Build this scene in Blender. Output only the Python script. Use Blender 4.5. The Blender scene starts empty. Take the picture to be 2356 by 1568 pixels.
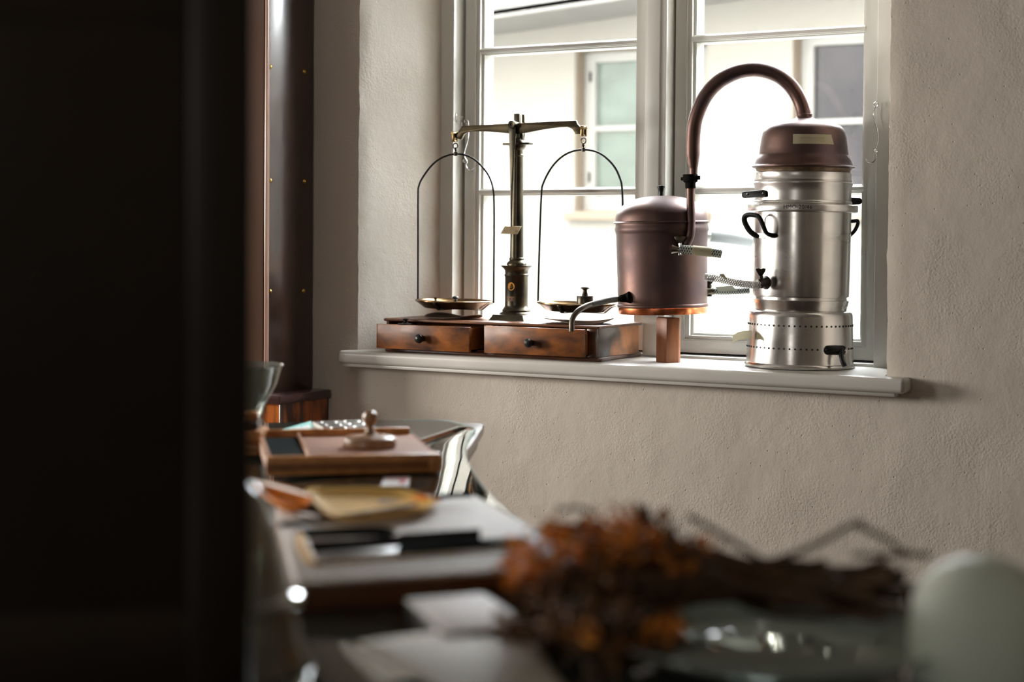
import bpy, bmesh, math, random
from mathutils import Vector, Matrix, noise
random.seed(7)
sc = bpy.context.scene
COL = sc.collection

# ------------------------------------------------------------------ camera
# world: window wall = plane Y=0 (room on -Y), X to the right along it, Z up, metres
CAM = Vector((1.95, -3.98, 1.23))
F = 3790.0; PCX = 1178.0; PCY = 643.0                       # focal length / principal point in px of 2356x1568
MC = Matrix(((0.86465978, -0.01894092, 0.5020007),
             (0.50229825, 0.01719766, -0.8645234),
             (0.00774164, 0.99967269, 0.02438412)))
cam = bpy.data.cameras.new('camera'); camo = bpy.data.objects.new('camera', cam); COL.objects.link(camo)
camo.matrix_world = Matrix.Translation(CAM) @ MC.to_4x4()
cam.sensor_width = 36; cam.lens = F / 2356 * 36
cam.shift_y = -(784 - PCY) / 2356
cam.clip_start = 0.05; cam.clip_end = 100
cam.dof.use_dof = True; cam.dof.focus_distance = 4.38; cam.dof.aperture_fstop = 2.5
sc.camera = camo
sc.view_settings.view_transform = 'Standard'; sc.view_settings.look = 'None'
sc.view_settings.gamma = 1; sc.view_settings.use_curve_mapping = False
sc.view_settings.exposure = 0.75
sc.cycles.max_bounces = 8; sc.cycles.diffuse_bounces = 5; sc.cycles.glossy_bounces = 4
sc.cycles.transmission_bounces = 6; sc.cycles.transparent_max_bounces = 12
sc.cycles.sample_clamp_indirect = 6.0
sc.cycles.caustics_reflective = False; sc.cycles.caustics_refractive = False
sc.cycles.use_denoising = True

# ------------------------------------------------------------------ light: overcast sky + area lamps for two side windows + added fill at the back
w = bpy.data.worlds.new('sky'); sc.world = w; w.use_nodes = True
bg = w.node_tree.nodes['Background']; bg.inputs[0].default_value = (0.93, 0.96, 1.0, 1); bg.inputs[1].default_value = 31.0
def area(name, loc, rot, sx, sy, power, col):
    l = bpy.data.lights.new(name, 'AREA'); l.shape = 'RECTANGLE'; l.size = sx; l.size_y = sy; l.energy = power; l.color = col
    o = bpy.data.objects.new(name, l); o.location = loc; o.rotation_euler = rot; COL.objects.link(o); return o
R90 = math.pi / 2
area('side_window_daylight', (-3.24, -1.35, 1.3), (0, -R90, 0), 0.7, 0.8, 78, (1.0, 0.95, 0.88))
area('rear_side_window_daylight', (-3.24, -3.05, 1.75), (0, -R90 + .15, 0), 1.0, 0.7, 26, (1.0, 0.95, 0.88))
area('added_back_fill', (0.9, -7.04, 1.45), (R90, 0, 0), 1.4, 1.1, 12, (1.0, 0.96, 0.90))  # added fill lamp, no window known behind it

# ------------------------------------------------------------------ measuring helpers: photo pixel + a real depth -> point of the room
def ray(x, y): return MC @ Vector((x - PCX, -(y - PCY), -F))
def PY(x, y, Y): r = ray(x, y); return CAM + r * ((Y - CAM.y) / r.y)
def PZ(x, y, z): r = ray(x, y); return CAM + r * ((z - CAM.z) / r.z)
def PX(x, y, X): r = ray(x, y); return CAM + r * ((X - CAM.x) / r.x)
def PD(x, y, D): return CAM + ray(x, y) * (D / F)
def depth(p): return -(MC.transposed() @ (Vector(p) - CAM)).z
RT = Vector((0.8649, 0.5020, 0)).normalized(); FW = Vector((-0.5020, 0.8649, 0)).normalized()
def UD(u, d, z): p = CAM + RT * u + FW * d; return Vector((p.x, p.y, z))   # counter frame: u right, d deep

# ------------------------------------------------------------------ materials
def new_mat(name):
    m = bpy.data.materials.new(name); m.use_nodes = True
    nt = m.node_tree; b = nt.nodes['Principled BSDF']; return m, nt, b
def mat(name, col, col2=None, scale=8.0, stretch=(1, 1, 1), rough=0.5, rough2=None, metal=0.0, bump=0.0, bscale=60.0, coat=0.0,
        detail=6.0, spec=0.5, lo=0.35, hi=0.65, ior=None, trans=0.0, bstretch=(1, 1, 1)):
    m, nt, b = new_mat(name); N = nt.nodes; L = nt.links
    b.inputs['Base Color'].default_value = (*col, 1); b.inputs['Roughness'].default_value = rough
    b.inputs['Metallic'].default_value = metal; b.inputs['Coat Weight'].default_value = coat; b.inputs['Coat Roughness'].default_value = 0.12
    b.inputs['Specular IOR Level'].default_value = spec; b.inputs['Transmission Weight'].default_value = trans
    if ior: b.inputs['IOR'].default_value = ior
    tc = N.new('ShaderNodeTexCoord')
    if col2 is not None or rough2 is not None:
        mp = N.new('ShaderNodeMapping'); mp.inputs['Scale'].default_value = stretch; L.new(tc.outputs['Object'], mp.inputs[0])
        nz = N.new('ShaderNodeTexNoise'); nz.inputs['Scale'].default_value = scale; nz.inputs['Detail'].default_value = detail
        L.new(mp.outputs[0], nz.inputs['Vector'])
        rp = N.new('ShaderNodeMapRange'); rp.inputs[1].default_value = lo; rp.inputs[2].default_value = hi; L.new(nz.outputs['Fac'], rp.inputs[0])
        if col2 is not None:
            mx = N.new('ShaderNodeMix'); mx.data_type = 'RGBA'; mx.inputs['A'].default_value = (*col, 1); mx.inputs['B'].default_value = (*col2, 1)
            L.new(rp.outputs[0], mx.inputs['Factor']); L.new(mx.outputs['Result'], b.inputs['Base Color'])
        if rough2 is not None:
            r2 = N.new('ShaderNodeMapRange'); r2.inputs[3].default_value = rough; r2.inputs[4].default_value = rough2
            L.new(rp.outputs[0], r2.inputs[0]); L.new(r2.outputs[0], b.inputs['Roughness'])
    if bump:
        mp2 = N.new('ShaderNodeMapping'); mp2.inputs['Scale'].default_value = bstretch; L.new(tc.outputs['Object'], mp2.inputs[0])
        n2 = N.new('ShaderNodeTexNoise'); n2.inputs['Scale'].default_value = bscale; n2.inputs['Detail'].default_value = 5; L.new(mp2.outputs[0], n2.inputs['Vector'])
        bp = N.new('ShaderNodeBump'); bp.inputs['Strength'].default_value = 1.0; bp.inputs['Distance'].default_value = bump
        L.new(n2.outputs['Fac'], bp.inputs['Height']); L.new(bp.outputs[0], b.inputs['Normal'])
    return m
def plaster(name, col):
    m, nt, b = new_mat(name); N = nt.nodes; L = nt.links
    b.inputs['Roughness'].default_value = 0.85; b.inputs['Specular IOR Level'].default_value = 0.2
    tc = N.new('ShaderNodeTexCoord')
    a = N.new('ShaderNodeTexNoise'); a.inputs['Scale'].default_value = 2.2; a.inputs['Detail'].default_value = 5; L.new(tc.outputs['Object'], a.inputs['Vector'])
    rp = N.new('ShaderNodeMapRange'); rp.inputs[1].default_value = .3; rp.inputs[2].default_value = .7; L.new(a.outputs['Fac'], rp.inputs[0])
    mx = N.new('ShaderNodeMix'); mx.data_type = 'RGBA'; mx.inputs['A'].default_value = (*col, 1); mx.inputs['B'].default_value = (*[c * 0.94 for c in col], 1)
    L.new(rp.outputs[0], mx.inputs['Factor']); L.new(mx.outputs['Result'], b.inputs['Base Color'])
    # rough trowelled relief, patches of finer and coarser grain, small pits
    g = N.new('ShaderNodeTexNoise'); g.inputs['Scale'].default_value = 170; g.inputs['Detail'].default_value = 4; L.new(tc.outputs['Object'], g.inputs['Vector'])
    p = N.new('ShaderNodeTexNoise'); p.inputs['Scale'].default_value = 5; p.inputs['Detail'].default_value = 3; L.new(tc.outputs['Object'], p.inputs['Vector'])
    pr = N.new('ShaderNodeMapRange'); pr.inputs[1].default_value = .42; pr.inputs[2].default_value = .62; pr.inputs[3].default_value = .3; pr.inputs[4].default_value = 1.0
    L.new(p.outputs['Fac'], pr.inputs[0])
    mul = N.new('ShaderNodeMath'); mul.operation = 'MULTIPLY'; L.new(g.outputs['Fac'], mul.inputs[0]); L.new(pr.outputs[0], mul.inputs[1])
    v = N.new('ShaderNodeTexVoronoi'); v.inputs['Scale'].default_value = 45; L.new(tc.outputs['Object'], v.inputs['Vector'])
    vr = N.new('ShaderNodeMapRange'); vr.inputs[1].default_value = .0; vr.inputs[2].default_value = .10; vr.inputs[3].default_value = -1.2; vr.inputs[4].default_value = 0
    L.new(v.outputs['Distance'], vr.inputs[0])
    ad = N.new('ShaderNodeMath'); ad.operation = 'ADD'; L.new(mul.outputs[0], ad.inputs[0]); L.new(vr.outputs[0], ad.inputs[1])
    t = N.new('ShaderNodeTexNoise'); t.inputs['Scale'].default_value = 22; t.inputs['Detail'].default_value = 2; L.new(tc.outputs['Object'], t.inputs['Vector'])
    t2 = N.new('ShaderNodeMath'); t2.operation = 'MULTIPLY_ADD'; t2.inputs[1].default_value = 1.1; L.new(t.outputs['Fac'], t2.inputs[0]); L.new(ad.outputs[0], t2.inputs[2])
    bp = N.new('ShaderNodeBump'); bp.inputs['Strength'].default_value = 1.0; bp.inputs['Distance'].default_value = 0.0015
    L.new(t2.outputs[0], bp.inputs['Height']); L.new(bp.outputs[0], b.inputs['Normal'])
    return m
def thin_glass(name, tint=(1, 1, 1), dirt=0.0, refl=1.0, dirtcol=(.8, .8, .78)):
    m = bpy.data.materials.new(name); m.use_nodes = True; nt = m.node_tree; N = nt.nodes; L = nt.links
    N.remove(N['Principled BSDF']); out = N['Material Output']
    tr = N.new('ShaderNodeBsdfTransparent'); tr.inputs[0].default_value = (*tint, 1)
    gl = N.new('ShaderNodeBsdfGlossy'); gl.inputs['Roughness'].default_value = 0.02
    fr = N.new('ShaderNodeFresnel'); ge = N.new('ShaderNodeNewGeometry'); io = N.new('ShaderNodeMapRange')
    io.inputs[3].default_value = 1.45; io.inputs[4].default_value = 1 / 1.45; L.new(ge.outputs['Backfacing'], io.inputs[0]); L.new(io.outputs[0], fr.inputs[0])
    mu = N.new('ShaderNodeMath'); mu.operation = 'MULTIPLY'; mu.inputs[1].default_value = refl; mu.use_clamp = True; L.new(fr.outputs[0], mu.inputs[0])
    mx = N.new('ShaderNodeMixShader'); L.new(mu.outputs[0], mx.inputs[0]); L.new(tr.outputs[0], mx.inputs[1]); L.new(gl.outputs[0], mx.inputs[2])
    last = mx.outputs[0]
    if dirt:
        df = N.new('ShaderNodeBsdfDiffuse'); df.inputs[0].default_value = (*dirtcol, 1)
        m2 = N.new('ShaderNodeMixShader'); m2.inputs[0].default_value = dirt; L.new(last, m2.inputs[1]); L.new(df.outputs[0], m2.inputs[2]); last = m2.outputs[0]
    L.new(last, out.inputs[0]); return m
def translucent(name, col, frac=.55, rough=.4):
    m = bpy.data.materials.new(name); m.use_nodes = True; nt = m.node_tree; N = nt.nodes; L = nt.links; b = N['Principled BSDF']
    b.inputs['Base Color'].default_value = (*col, 1); b.inputs['Roughness'].default_value = rough
    t = N.new('ShaderNodeBsdfTranslucent'); nz_ = N.new('ShaderNodeTexNoise'); nz_.inputs['Scale'].default_value = 35
    mx_ = N.new('ShaderNodeMix'); mx_.data_type = 'RGBA'; mx_.inputs['A'].default_value = (*col, 1); mx_.inputs['B'].default_value = (*[c * .8 for c in col], 1); L.new(nz_.outputs['Fac'], mx_.inputs['Factor'])
    L.new(mx_.outputs['Result'], t.inputs[0]); mx = N.new('ShaderNodeMixShader'); mx.inputs[0].default_value = frac
    L.new(b.outputs[0], mx.inputs[1]); L.new(t.outputs[0], mx.inputs[2]); L.new(mx.outputs[0], N['Material Output'].inputs[0]); return m
def hose_mat(name, light, dark, alpha_light=1.0, alpha_dark=.5, n_around=5, pitch=150.0):
    m, nt, b = new_mat(name); N = nt.nodes; L = nt.links
    b.inputs['Roughness'].default_value = 0.3
    uv = N.new('ShaderNodeUVMap'); sp = N.new('ShaderNodeSeparateXYZ'); L.new(uv.outputs[0], sp.inputs[0])
    outs = []
    for s in (1, -1):
        a = N.new('ShaderNodeMath'); a.operation = 'MULTIPLY'; a.inputs[1].default_value = n_around * s; L.new(sp.outputs[0], a.inputs[0])
        c = N.new('ShaderNodeMath'); c.operation = 'MULTIPLY_ADD'; c.inputs[1].default_value = pitch; L.new(sp.outputs[1], c.inputs[0]); L.new(a.outputs[0], c.inputs[2])
        f = N.new('ShaderNodeMath'); f.operation = 'FRACT'; L.new(c.outputs[0], f.inputs[0])
        l = N.new('ShaderNodeMath'); l.operation = 'LESS_THAN'; l.inputs[1].default_value = 0.34; L.new(f.outputs[0], l.inputs[0]); outs.append(l)
    mxm = N.new('ShaderNodeMath'); mxm.operation = 'MAXIMUM'; L.new(outs[0].outputs[0], mxm.inputs[0]); L.new(outs[1].outputs[0], mxm.inputs[1])
    mx = N.new('ShaderNodeMix'); mx.data_type = 'RGBA'; mx.inputs['A'].default_value = (*dark, 1); mx.inputs['B'].default_value = (*light, 1)
    L.new(mxm.outputs[0], mx.inputs['Factor']); L.new(mx.outputs['Result'], b.inputs['Base Color'])
    al = N.new('ShaderNodeMapRange'); al.inputs[3].default_value = alpha_dark; al.inputs[4].default_value = alpha_light
    L.new(mxm.outputs[0], al.inputs[0]); L.new(al.outputs[0], b.inputs['Alpha'])
    return m

PLASTER = plaster('rough_white_plaster', (0.66, 0.60, 0.53))
WPAINT = mat('white_window_paint', (0.78, 0.77, 0.72), rough=0.35, bump=.0001, bscale=40)
SILLP = mat('white_sill_paint', (0.68, 0.66, 0.62), (0.62, 0.60, 0.56), scale=5, rough=0.28, bump=.0003, bscale=25)
GAPBLK = mat('gap_hole_black', (0.01, 0.01, 0.01), rough=0.6)  # flat black for shaded casement gaps and vent holes
PANE = thin_glass('window_glass', (0.97, 0.985, 0.98), dirt=0.012)
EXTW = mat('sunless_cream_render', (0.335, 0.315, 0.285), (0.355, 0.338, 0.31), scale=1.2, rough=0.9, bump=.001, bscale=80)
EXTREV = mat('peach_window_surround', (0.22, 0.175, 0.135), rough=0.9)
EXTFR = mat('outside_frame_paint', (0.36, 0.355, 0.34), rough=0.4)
ALU = mat('brushed_aluminium', (0.80, 0.78, 0.75), (0.66, 0.645, 0.62), scale=6, stretch=(1, 1, 3), rough=0.20, rough2=0.30, metal=1.0, bump=.00006, bscale=70, lo=.3, hi=.7)
COP = mat('tarnished_copper', (0.125, 0.073, 0.060), (0.082, 0.056, 0.056), scale=11, rough=0.42, rough2=0.54, metal=0.85, spec=.3, bump=.00015, bscale=30)
COPB = mat('bright_copper', (0.85, 0.30, 0.13), (0.55, 0.16, 0.06), scale=30, stretch=(1, 1, .1), rough=0.25, metal=1.0)
BRD = mat('dark_aged_brass', (0.10, 0.085, 0.055), (0.055, 0.05, 0.04), scale=20, rough=0.33, metal=0.9, bump=.0001)
BRB = mat('worn_brass', (0.30, 0.20, 0.085), (0.14, 0.10, 0.05), scale=18, rough=0.28, metal=0.95)
PANM = mat('brass_pan', (0.30, 0.19, 0.09), (0.17, 0.11, 0.06), scale=14, rough=0.25, metal=0.95, bump=.0001)
BLKP = mat('black_bakelite', (0.009, 0.009, 0.009), rough=0.38, spec=.3)
ALU2 = mat('satin_aluminium', (0.76, 0.74, 0.71), (0.64, 0.62, 0.60), scale=6, stretch=(1, 1, 3), rough=0.26, rough2=0.36, metal=1.0, lo=.3, hi=.7)
CHR = mat('chrome', (0.75, 0.75, 0.75), rough=0.12, metal=1.0)
MAHO = mat('mahogany_drawer_wood', (0.04, 0.012, 0.005), (0.50, 0.155, 0.022), scale=11, stretch=(1.0, 1, 2.2), rough=0.38, coat=0.2, bump=.0002, bscale=30, lo=.3, hi=.75)
MAHD = mat('dark_mahogany', (0.035, 0.012, 0.006), (0.14, 0.045, 0.015), scale=9, stretch=(1, 1, 3), rough=0.3, coat=0.4, bump=.0002, bscale=30)
MAHS = mat('faded_mahogany_side', (0.14, 0.115, 0.10), (0.60, 0.28, 0.13), scale=9, lo=.44, hi=.6, rough=0.35, rough2=0.5, coat=0.1, bump=.0006, bscale=60)
POST = mat('redwood_block', (0.20, 0.062, 0.02), (0.33, 0.115, 0.035), scale=9, stretch=(4, 4, .5), rough=0.5, bump=.0002, bscale=60, bstretch=(4, 4, .2))
CABD = mat('dark_cabinet_wood', (0.028, 0.014, 0.010), (0.055, 0.026, 0.017), scale=6, stretch=(3, 3, .4), rough=0.28, coat=0.3)
CABF = mat('polished_cabinet_front', (0.085, 0.048, 0.034), (0.12, 0.06, 0.038), scale=6, stretch=(3, 3, .4), rough=0.25, coat=0.5)
CABO = mat('figured_orange_veneer', (0.05, 0.015, 0.006), (0.50, 0.13, 0.02), scale=7, stretch=(3, 3, .5), rough=0.18, coat=0.7, lo=.4, hi=.62)
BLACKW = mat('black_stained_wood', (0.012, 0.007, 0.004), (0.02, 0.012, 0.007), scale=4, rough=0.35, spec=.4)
TOPG = mat('counter_glass', (0.035, 0.045, 0.04), rough=0.012, ior=2.35)
GEDGE = mat('glass_cut_edge', (0.55, 0.72, 0.68), rough=0.1)
TAPE = translucent('yellowed_masking_tape', (0.60, 0.54, 0.36), .3, .7)
PAPER = mat('white_paper', (0.8, 0.78, 0.75), rough=0.8)
WOODL = mat('light_brown_wood', (0.50, 0.24, 0.11), (0.36, 0.15, 0.06), scale=12, stretch=(1, 6, 6), rough=0.45)
WOODT = mat('pinkish_tray_wood', (0.42, 0.235, 0.17), (0.36, 0.19, 0.13), scale=12, stretch=(1, 6, 6), rough=0.7, spec=.2)
WOODB = mat('orange_brown_tray_edge', (0.72, 0.33, 0.10), (0.55, 0.23, 0.065), scale=12, stretch=(1, 6, 6), rough=0.4, coat=.2)
TAN = mat('tan_leather', (0.26, 0.185, 0.13), (0.15, 0.10, 0.07), scale=20, rough=0.9, spec=.1)
WIRE = mat('black_iron_wire', (.012, .011, .010), rough=.6, spec=.2)
STEEL = mat('dull_steel', (0.35, 0.36, 0.36), rough=0.3, metal=1.0)
DARKM = mat('blackened_metal', (0.014, 0.013, 0.012), rough=0.8, spec=0.0)
FLOORM = mat('dark_floor_boards', (0.10, 0.065, 0.045), (0.06, 0.04, 0.03), scale=4, stretch=(1, 8, 1), rough=0.5)
CEILM = mat('ceiling_paint', (0.30, 0.28, 0.26), rough=0.9)
ROOMW = mat('far_room_walls', (0.28, 0.24, 0.20), rough=0.9)

# ------------------------------------------------------------------ mesh helpers
ORG = {}
def tagit(o, label=None, cat=None, group=None, kind=None):
    if label: o['label'] = label
    if cat: o['category'] = cat
    if group: o['group'] = group
    if kind: o['kind'] = kind
    return o
class MB:
    def __init__(s): s.v = []; s.f = []; s.uv = []
    def add(s, v, f, uv=None):
        n = len(s.v); s.v += [tuple(p) for p in v]; s.f += [tuple(i + n for i in q) for q in f]
        s.uv += uv if uv else [None] * len(f); return s
    def bm(s, b, M=None):
        if M: b.transform(M)
        b.verts.index_update(); s.add([v.co[:] for v in b.verts], [[v.index for v in f.verts] for f in b.faces]); b.free(); return s
    def box(s, a, b, bev=0.0, M=None, seg=2):
        m = bmesh.new(); bmesh.ops.create_cube(m, size=1)
        for v in m.verts: v.co = Vector([(a[i] + b[i]) / 2 + v.co[i] * (b[i] - a[i]) for i in range(3)])
        if bev: bmesh.ops.bevel(m, geom=m.edges[:], offset=bev, segments=seg, affect='EDGES', profile=.5)
        return s.bm(m, M)
    def prism(s, pts, h, axis='z', bev=0.0, M=None, seg=2):
        """pts: 3D outline (planar), h: extrusion vector"""
        m = bmesh.new(); vs = [m.verts.new(Vector(p)) for p in pts]; f = m.faces.new(vs)
        r = bmesh.ops.extrude_face_region(m, geom=[f]); bmesh.ops.translate(m, vec=Vector(h), verts=[e for e in r['geom'] if isinstance(e, bmesh.types.BMVert)])
        bmesh.ops.recalc_face_normals(m, faces=m.faces[:])
        if bev: bmesh.ops.bevel(m, geom=[e for e in m.edges if e.calc_face_angle(0) > .5], offset=bev, segments=seg, affect='EDGES', profile=.5)
        return s.bm(m, M)
    def lathe(s, prof, c=(0, 0, 0), seg=64, M=None, a0=0, a1=2 * math.pi):
        v = []; f = []; full = abs(a1 - a0 - 2 * math.pi) < 1e-6; n = seg if full else seg + 1
        for r, z in prof:
            for k in range(n):
                a = a0 + (a1 - a0) * k / seg; v.append(Vector((c[0] + r * math.cos(a), c[1] + r * math.sin(a), c[2] + z)))
        for i in range(len(prof) - 1):
            for k in range(seg):
                k2 = (k + 1) % n; f.append((i * n + k, i * n + k2, (i + 1) * n + k2, (i + 1) * n + k))
        if M: v = [M @ p for p in v]
        return s.add(v, f)
    def tube(s, pts, r, seg=12, cap=True, flat=1.0, nrm=None):
        pts = [Vector(p) for p in pts]; rs = r if isinstance(r, (list, tuple)) else [r] * len(pts)
        v = []; f = []; uv = []; up = None; dist = [0]
        for i in range(1, len(pts)): dist.append(dist[-1] + (pts[i] - pts[i - 1]).length)
        for i, p in enumerate(pts):
            t = (pts[min(i + 1, len(pts) - 1)] - pts[max(i - 1, 0)]).normalized()
            if up is None:
                up = Vector(nrm) if nrm else (Vector((0, 0, 1)) if abs(t.z) < .9 else Vector((1, 0, 0)))
            a = (up - t * up.dot(t)).normalized(); b = t.cross(a); up = a
            for k in range(seg):
                q = 2 * math.pi * k / seg; v.append(p + (a * math.cos(q) * flat + b * math.sin(q)) * rs[i])
        for i in range(len(pts) - 1):
            for k in range(seg):
                k2 = (k + 1) % seg; f.append((i * seg + k, i * seg + k2, (i + 1) * seg + k2, (i + 1) * seg + k))
                uv.append([(k / seg, dist[i]), ((k + 1) / seg, dist[i]), ((k + 1) / seg, dist[i + 1]), (k / seg, dist[i + 1])])
        if cap:
            f.append(tuple(range(seg - 1, -1, -1))); f.append(tuple((len(pts) - 1) * seg + k for k in range(seg))); uv += [None, None]
        return s.add(v, f, uv)
    def build(s, name, m, parent=None, smooth=True, ang=35, sub=0, thick=0.0):
        me = bpy.data.meshes.new(name); me.from_pydata(s.v, [], s.f); me.materials.append(m)
        if any(u for u in s.uv):
            l = me.uv_layers.new(name='UVMap')
            for p, u in zip(me.polygons, s.uv):
                if u:
                    for li, c in zip(p.loop_indices, u): l.data[li].uv = c
        me.update(); me.validate()
        if smooth:
            me.shade_smooth(); me.set_sharp_from_angle(angle=math.radians(ang))
        o = bpy.data.objects.new(name, me); COL.objects.link(o); o.parent = None
        if thick: md = o.modifiers.new('thickness', 'SOLIDIFY'); md.thickness = thick; md.offset = 0
        if sub: md = o.modifiers.new('smooth', 'SUBSURF'); md.levels = sub; md.render_levels = sub
        if parent is not None:
            o.parent = parent; o.location = -ORG.get(parent.name, Vector((0, 0, 0)))
        ORG[o.name] = Vector((0, 0, 0))
        return o
def root(name, loc, label=None, cat=None, group=None, kind=None):
    o = bpy.data.objects.new(name, None); COL.objects.link(o); o.location = loc; o.empty_display_size = .05
    ORG[o.name] = Vector(loc); return tagit(o, label, cat, group, kind)
def smooth_pts(pts, n=6, closed=False):
    pts = [Vector(p) for p in pts]; out = []
    m = len(pts)
    rng = range(m if closed else m - 1)
    for i in rng:
        if closed: p0, p1, p2, p3 = pts[(i - 1) % m], pts[i], pts[(i + 1) % m], pts[(i + 2) % m]
        else: p0, p1, p2, p3 = pts[max(i - 1, 0)], pts[i], pts[i + 1], pts[min(i + 2, m - 1)]
        for k in range(n):
            t = k / n
            out.append(0.5 * ((2 * p1) + (-p0 + p2) * t + (2 * p0 - 5 * p1 + 4 * p2 - p3) * t * t + (-p0 + 3 * p1 - 3 * p2 + p3) * t ** 3))
    if not closed: out.append(pts[-1])
    return out
def prof_px(ax, ay, pts, xc):
    """(half width px, y px) measured on a turned thing whose axis stands at (ax, ay) -> (r, z)"""
    D = depth((ax, ay, 1.1)); out = []
    for hw, y in pts:
        p = PD(xc, y, D); out.append((max(hw, 0) * D / F, p.z))
    return out
def drange(a, b, s):
    n = max(1, round((b - a) / s)); return [a + (b - a) * i / n for i in range(n)]

# ------------------------------------------------------------------ the room
XL, XR, ZT = -0.89, 0.71, 2.33          # window opening in the wall
xs = drange(-3.3, -1.3, .2) + drange(-1.3, XL, .02) + drange(XL, XR, .02) + drange(XR, 1.6, .02) + drange(1.6, 3.8, .2) + [3.8]
zs = drange(0, .4, .1) + drange(.4, .88, .02) + drange(.88, ZT, .02) + drange(ZT, 2.7, .1) + [2.7]
wm = MB(); V = []; FA = []; idx = {}
def nz(x, z, s, o=0): return noise.noise(Vector((x * s + o, z * s, o * 1.7)))
for i, x in enumerate(xs):
    for j, z in enumerate(zs):
        y = nz(x, z, 3) * .004 + nz(x, z, 11, 5) * .0018
        dx = 0; dz = 0
        inz = .88 - 1e-4 <= z <= ZT + 1e-4
        if inz and abs(x - XL) < 1e-4: dx = nz(x, z, 9, 3) * .004 + nz(x, z, 40, 3) * .0022
        if inz and abs(x - XR) < 1e-4: dx = nz(x, z, 9, 8) * .003 + nz(x, z, 50, 8) * .0028
        if inz and (abs(x - XL) < 1e-4 or abs(x - XR) < 1e-4): y = abs(y) + .003
        idx[i, j] = len(V); V.append((x + dx, y, z + dz))
for i in range(len(xs) - 1):
    for j in range(len(zs) - 1):
        if XL - 1e-4 <= xs[i] < XR - 1e-4 and .88 - 1e-4 <= zs[j] < ZT - 1e-4: continue
        FA.append((idx[i, j], idx[i + 1, j], idx[i + 1, j + 1], idx[i, j + 1]))
NY = 14; DY = .30
def jamb(i, js, xin, sgn):
    prev = [idx[i, j] for j in js]
    for k in range(1, NY + 1):
        t = k / NY; cur = []
        for j in js:
            x0 = xs[i] + (xin - xs[i]) * t; z = zs[j]
            cur.append(len(V)); V.append((x0 + sgn * (nz(t * .3, z, 4, 2) * .004 + nz(t * .3, z, 14, 9) * .002) * (1 if t < 1 else 0), t * DY, z))
        for a in range(len(js) - 1):
            q = (prev[a], prev[a + 1], cur[a + 1], cur[a]); FA.append(q if sgn > 0 else q[::-1])
        prev = cur
ia = min(range(len(xs)), key=lambda i: abs(xs[i] - XL)); ib = min(range(len(xs)), key=lambda i: abs(xs[i] - XR))
ja = min(range(len(zs)), key=lambda j: abs(zs[j] - .88)); jb = min(range(len(zs)), key=lambda j: abs(zs[j] - ZT))
jamb(ia, list(range(ja, jb + 1)), -.735, 1); jamb(ib, list(range(ja, jb + 1)), .66, -1)
n0 = len(V); V += [(XL, 0, ZT), (XR, 0, ZT), (.66, DY, ZT), (-.735, DY, ZT), (XL, 0, .87), (XR, 0, .87), (.66, .5, .87), (-.735, .5, .87)]
FA += [(n0, n0 + 1, n0 + 2, n0 + 3), (n0 + 4, n0 + 5, n0 + 6, n0 + 7)]
wm.add(V, FA)
wall = wm.build('wall_back', PLASTER, smooth=True, ang=50); wall['kind'] = 'structure'
def struct(name, mb, m, **k): o = mb.build(name, m, **k); o['kind'] = 'structure'; return o
# the outer leaf of the wall around the window (keeps the sky out of the room; made tall to dim the yard)
mb = MB(); mb.box((-8, .37, -.3), (-.79, .5, 7.6)).box((.65, .37, -.3), (8.0, .5, 7.6)).box((-.79, .37, -.3), (.65, .5, .89)).box((-.79, .37, ZT - .02), (.65, .5, 7.6))
struct('wall_outer', mb, EXTW)
struct('floor', MB().box((-3.4, -7.1, -.1), (3.9, .05, 0)), FLOORM)
struct('ceiling', MB().box((-3.4, -7.1, 2.7), (3.9, .4, 2.8)), CEILM)
mb = MB()   # left wall with the two side windows' openings
for y0, y1 in ((-7.1, -3.4), (-2.7, -1.75), (-.95, .4)): mb.box((-3.4, y0, 0), (-3.3, y1, 2.7))
for y0, y1, zt_ in ((-3.4, -2.7, 2.35), (-1.75, -.95, 2.15)): mb.box((-3.4, y0, 0), (-3.3, y1, .95)).box((-3.4, y0, zt_), (-3.3, y1, 2.7))
struct('wall_left', mb, ROOMW)
OPANEL = mat('opaque_opening_panel', (.6, .58, .54), rough=.9)  # opaque panels added to close the openings against the sky
for n_, (a, b) in (('window_2', ((-3.37, -3.4, .95), (-3.35, -2.7, 2.35))), ('window_3', ((-3.37, -1.75, .95), (-3.35, -.95, 2.15))), ('back_fill_panel', ((.2, -7.17, .9), (1.6, -7.15, 2.0)))): struct(n_, MB().box(a, b), OPANEL)
struct('wall_right', MB().box((3.8, -7.1, 0), (3.9, .4, 2.7)), ROOMW)
mb = MB(); mb.box((-3.4, -7.2, 0), (.2, -7.1, 2.7)).box((1.6, -7.2, 0), (3.9, -7.1, 2.7)).box((.2, -7.2, 0), (1.6, -7.1, .9)).box((.2, -7.2, 2.0), (1.6, -7.1, 2.7)); struct('wall_front', mb, ROOMW)

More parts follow.
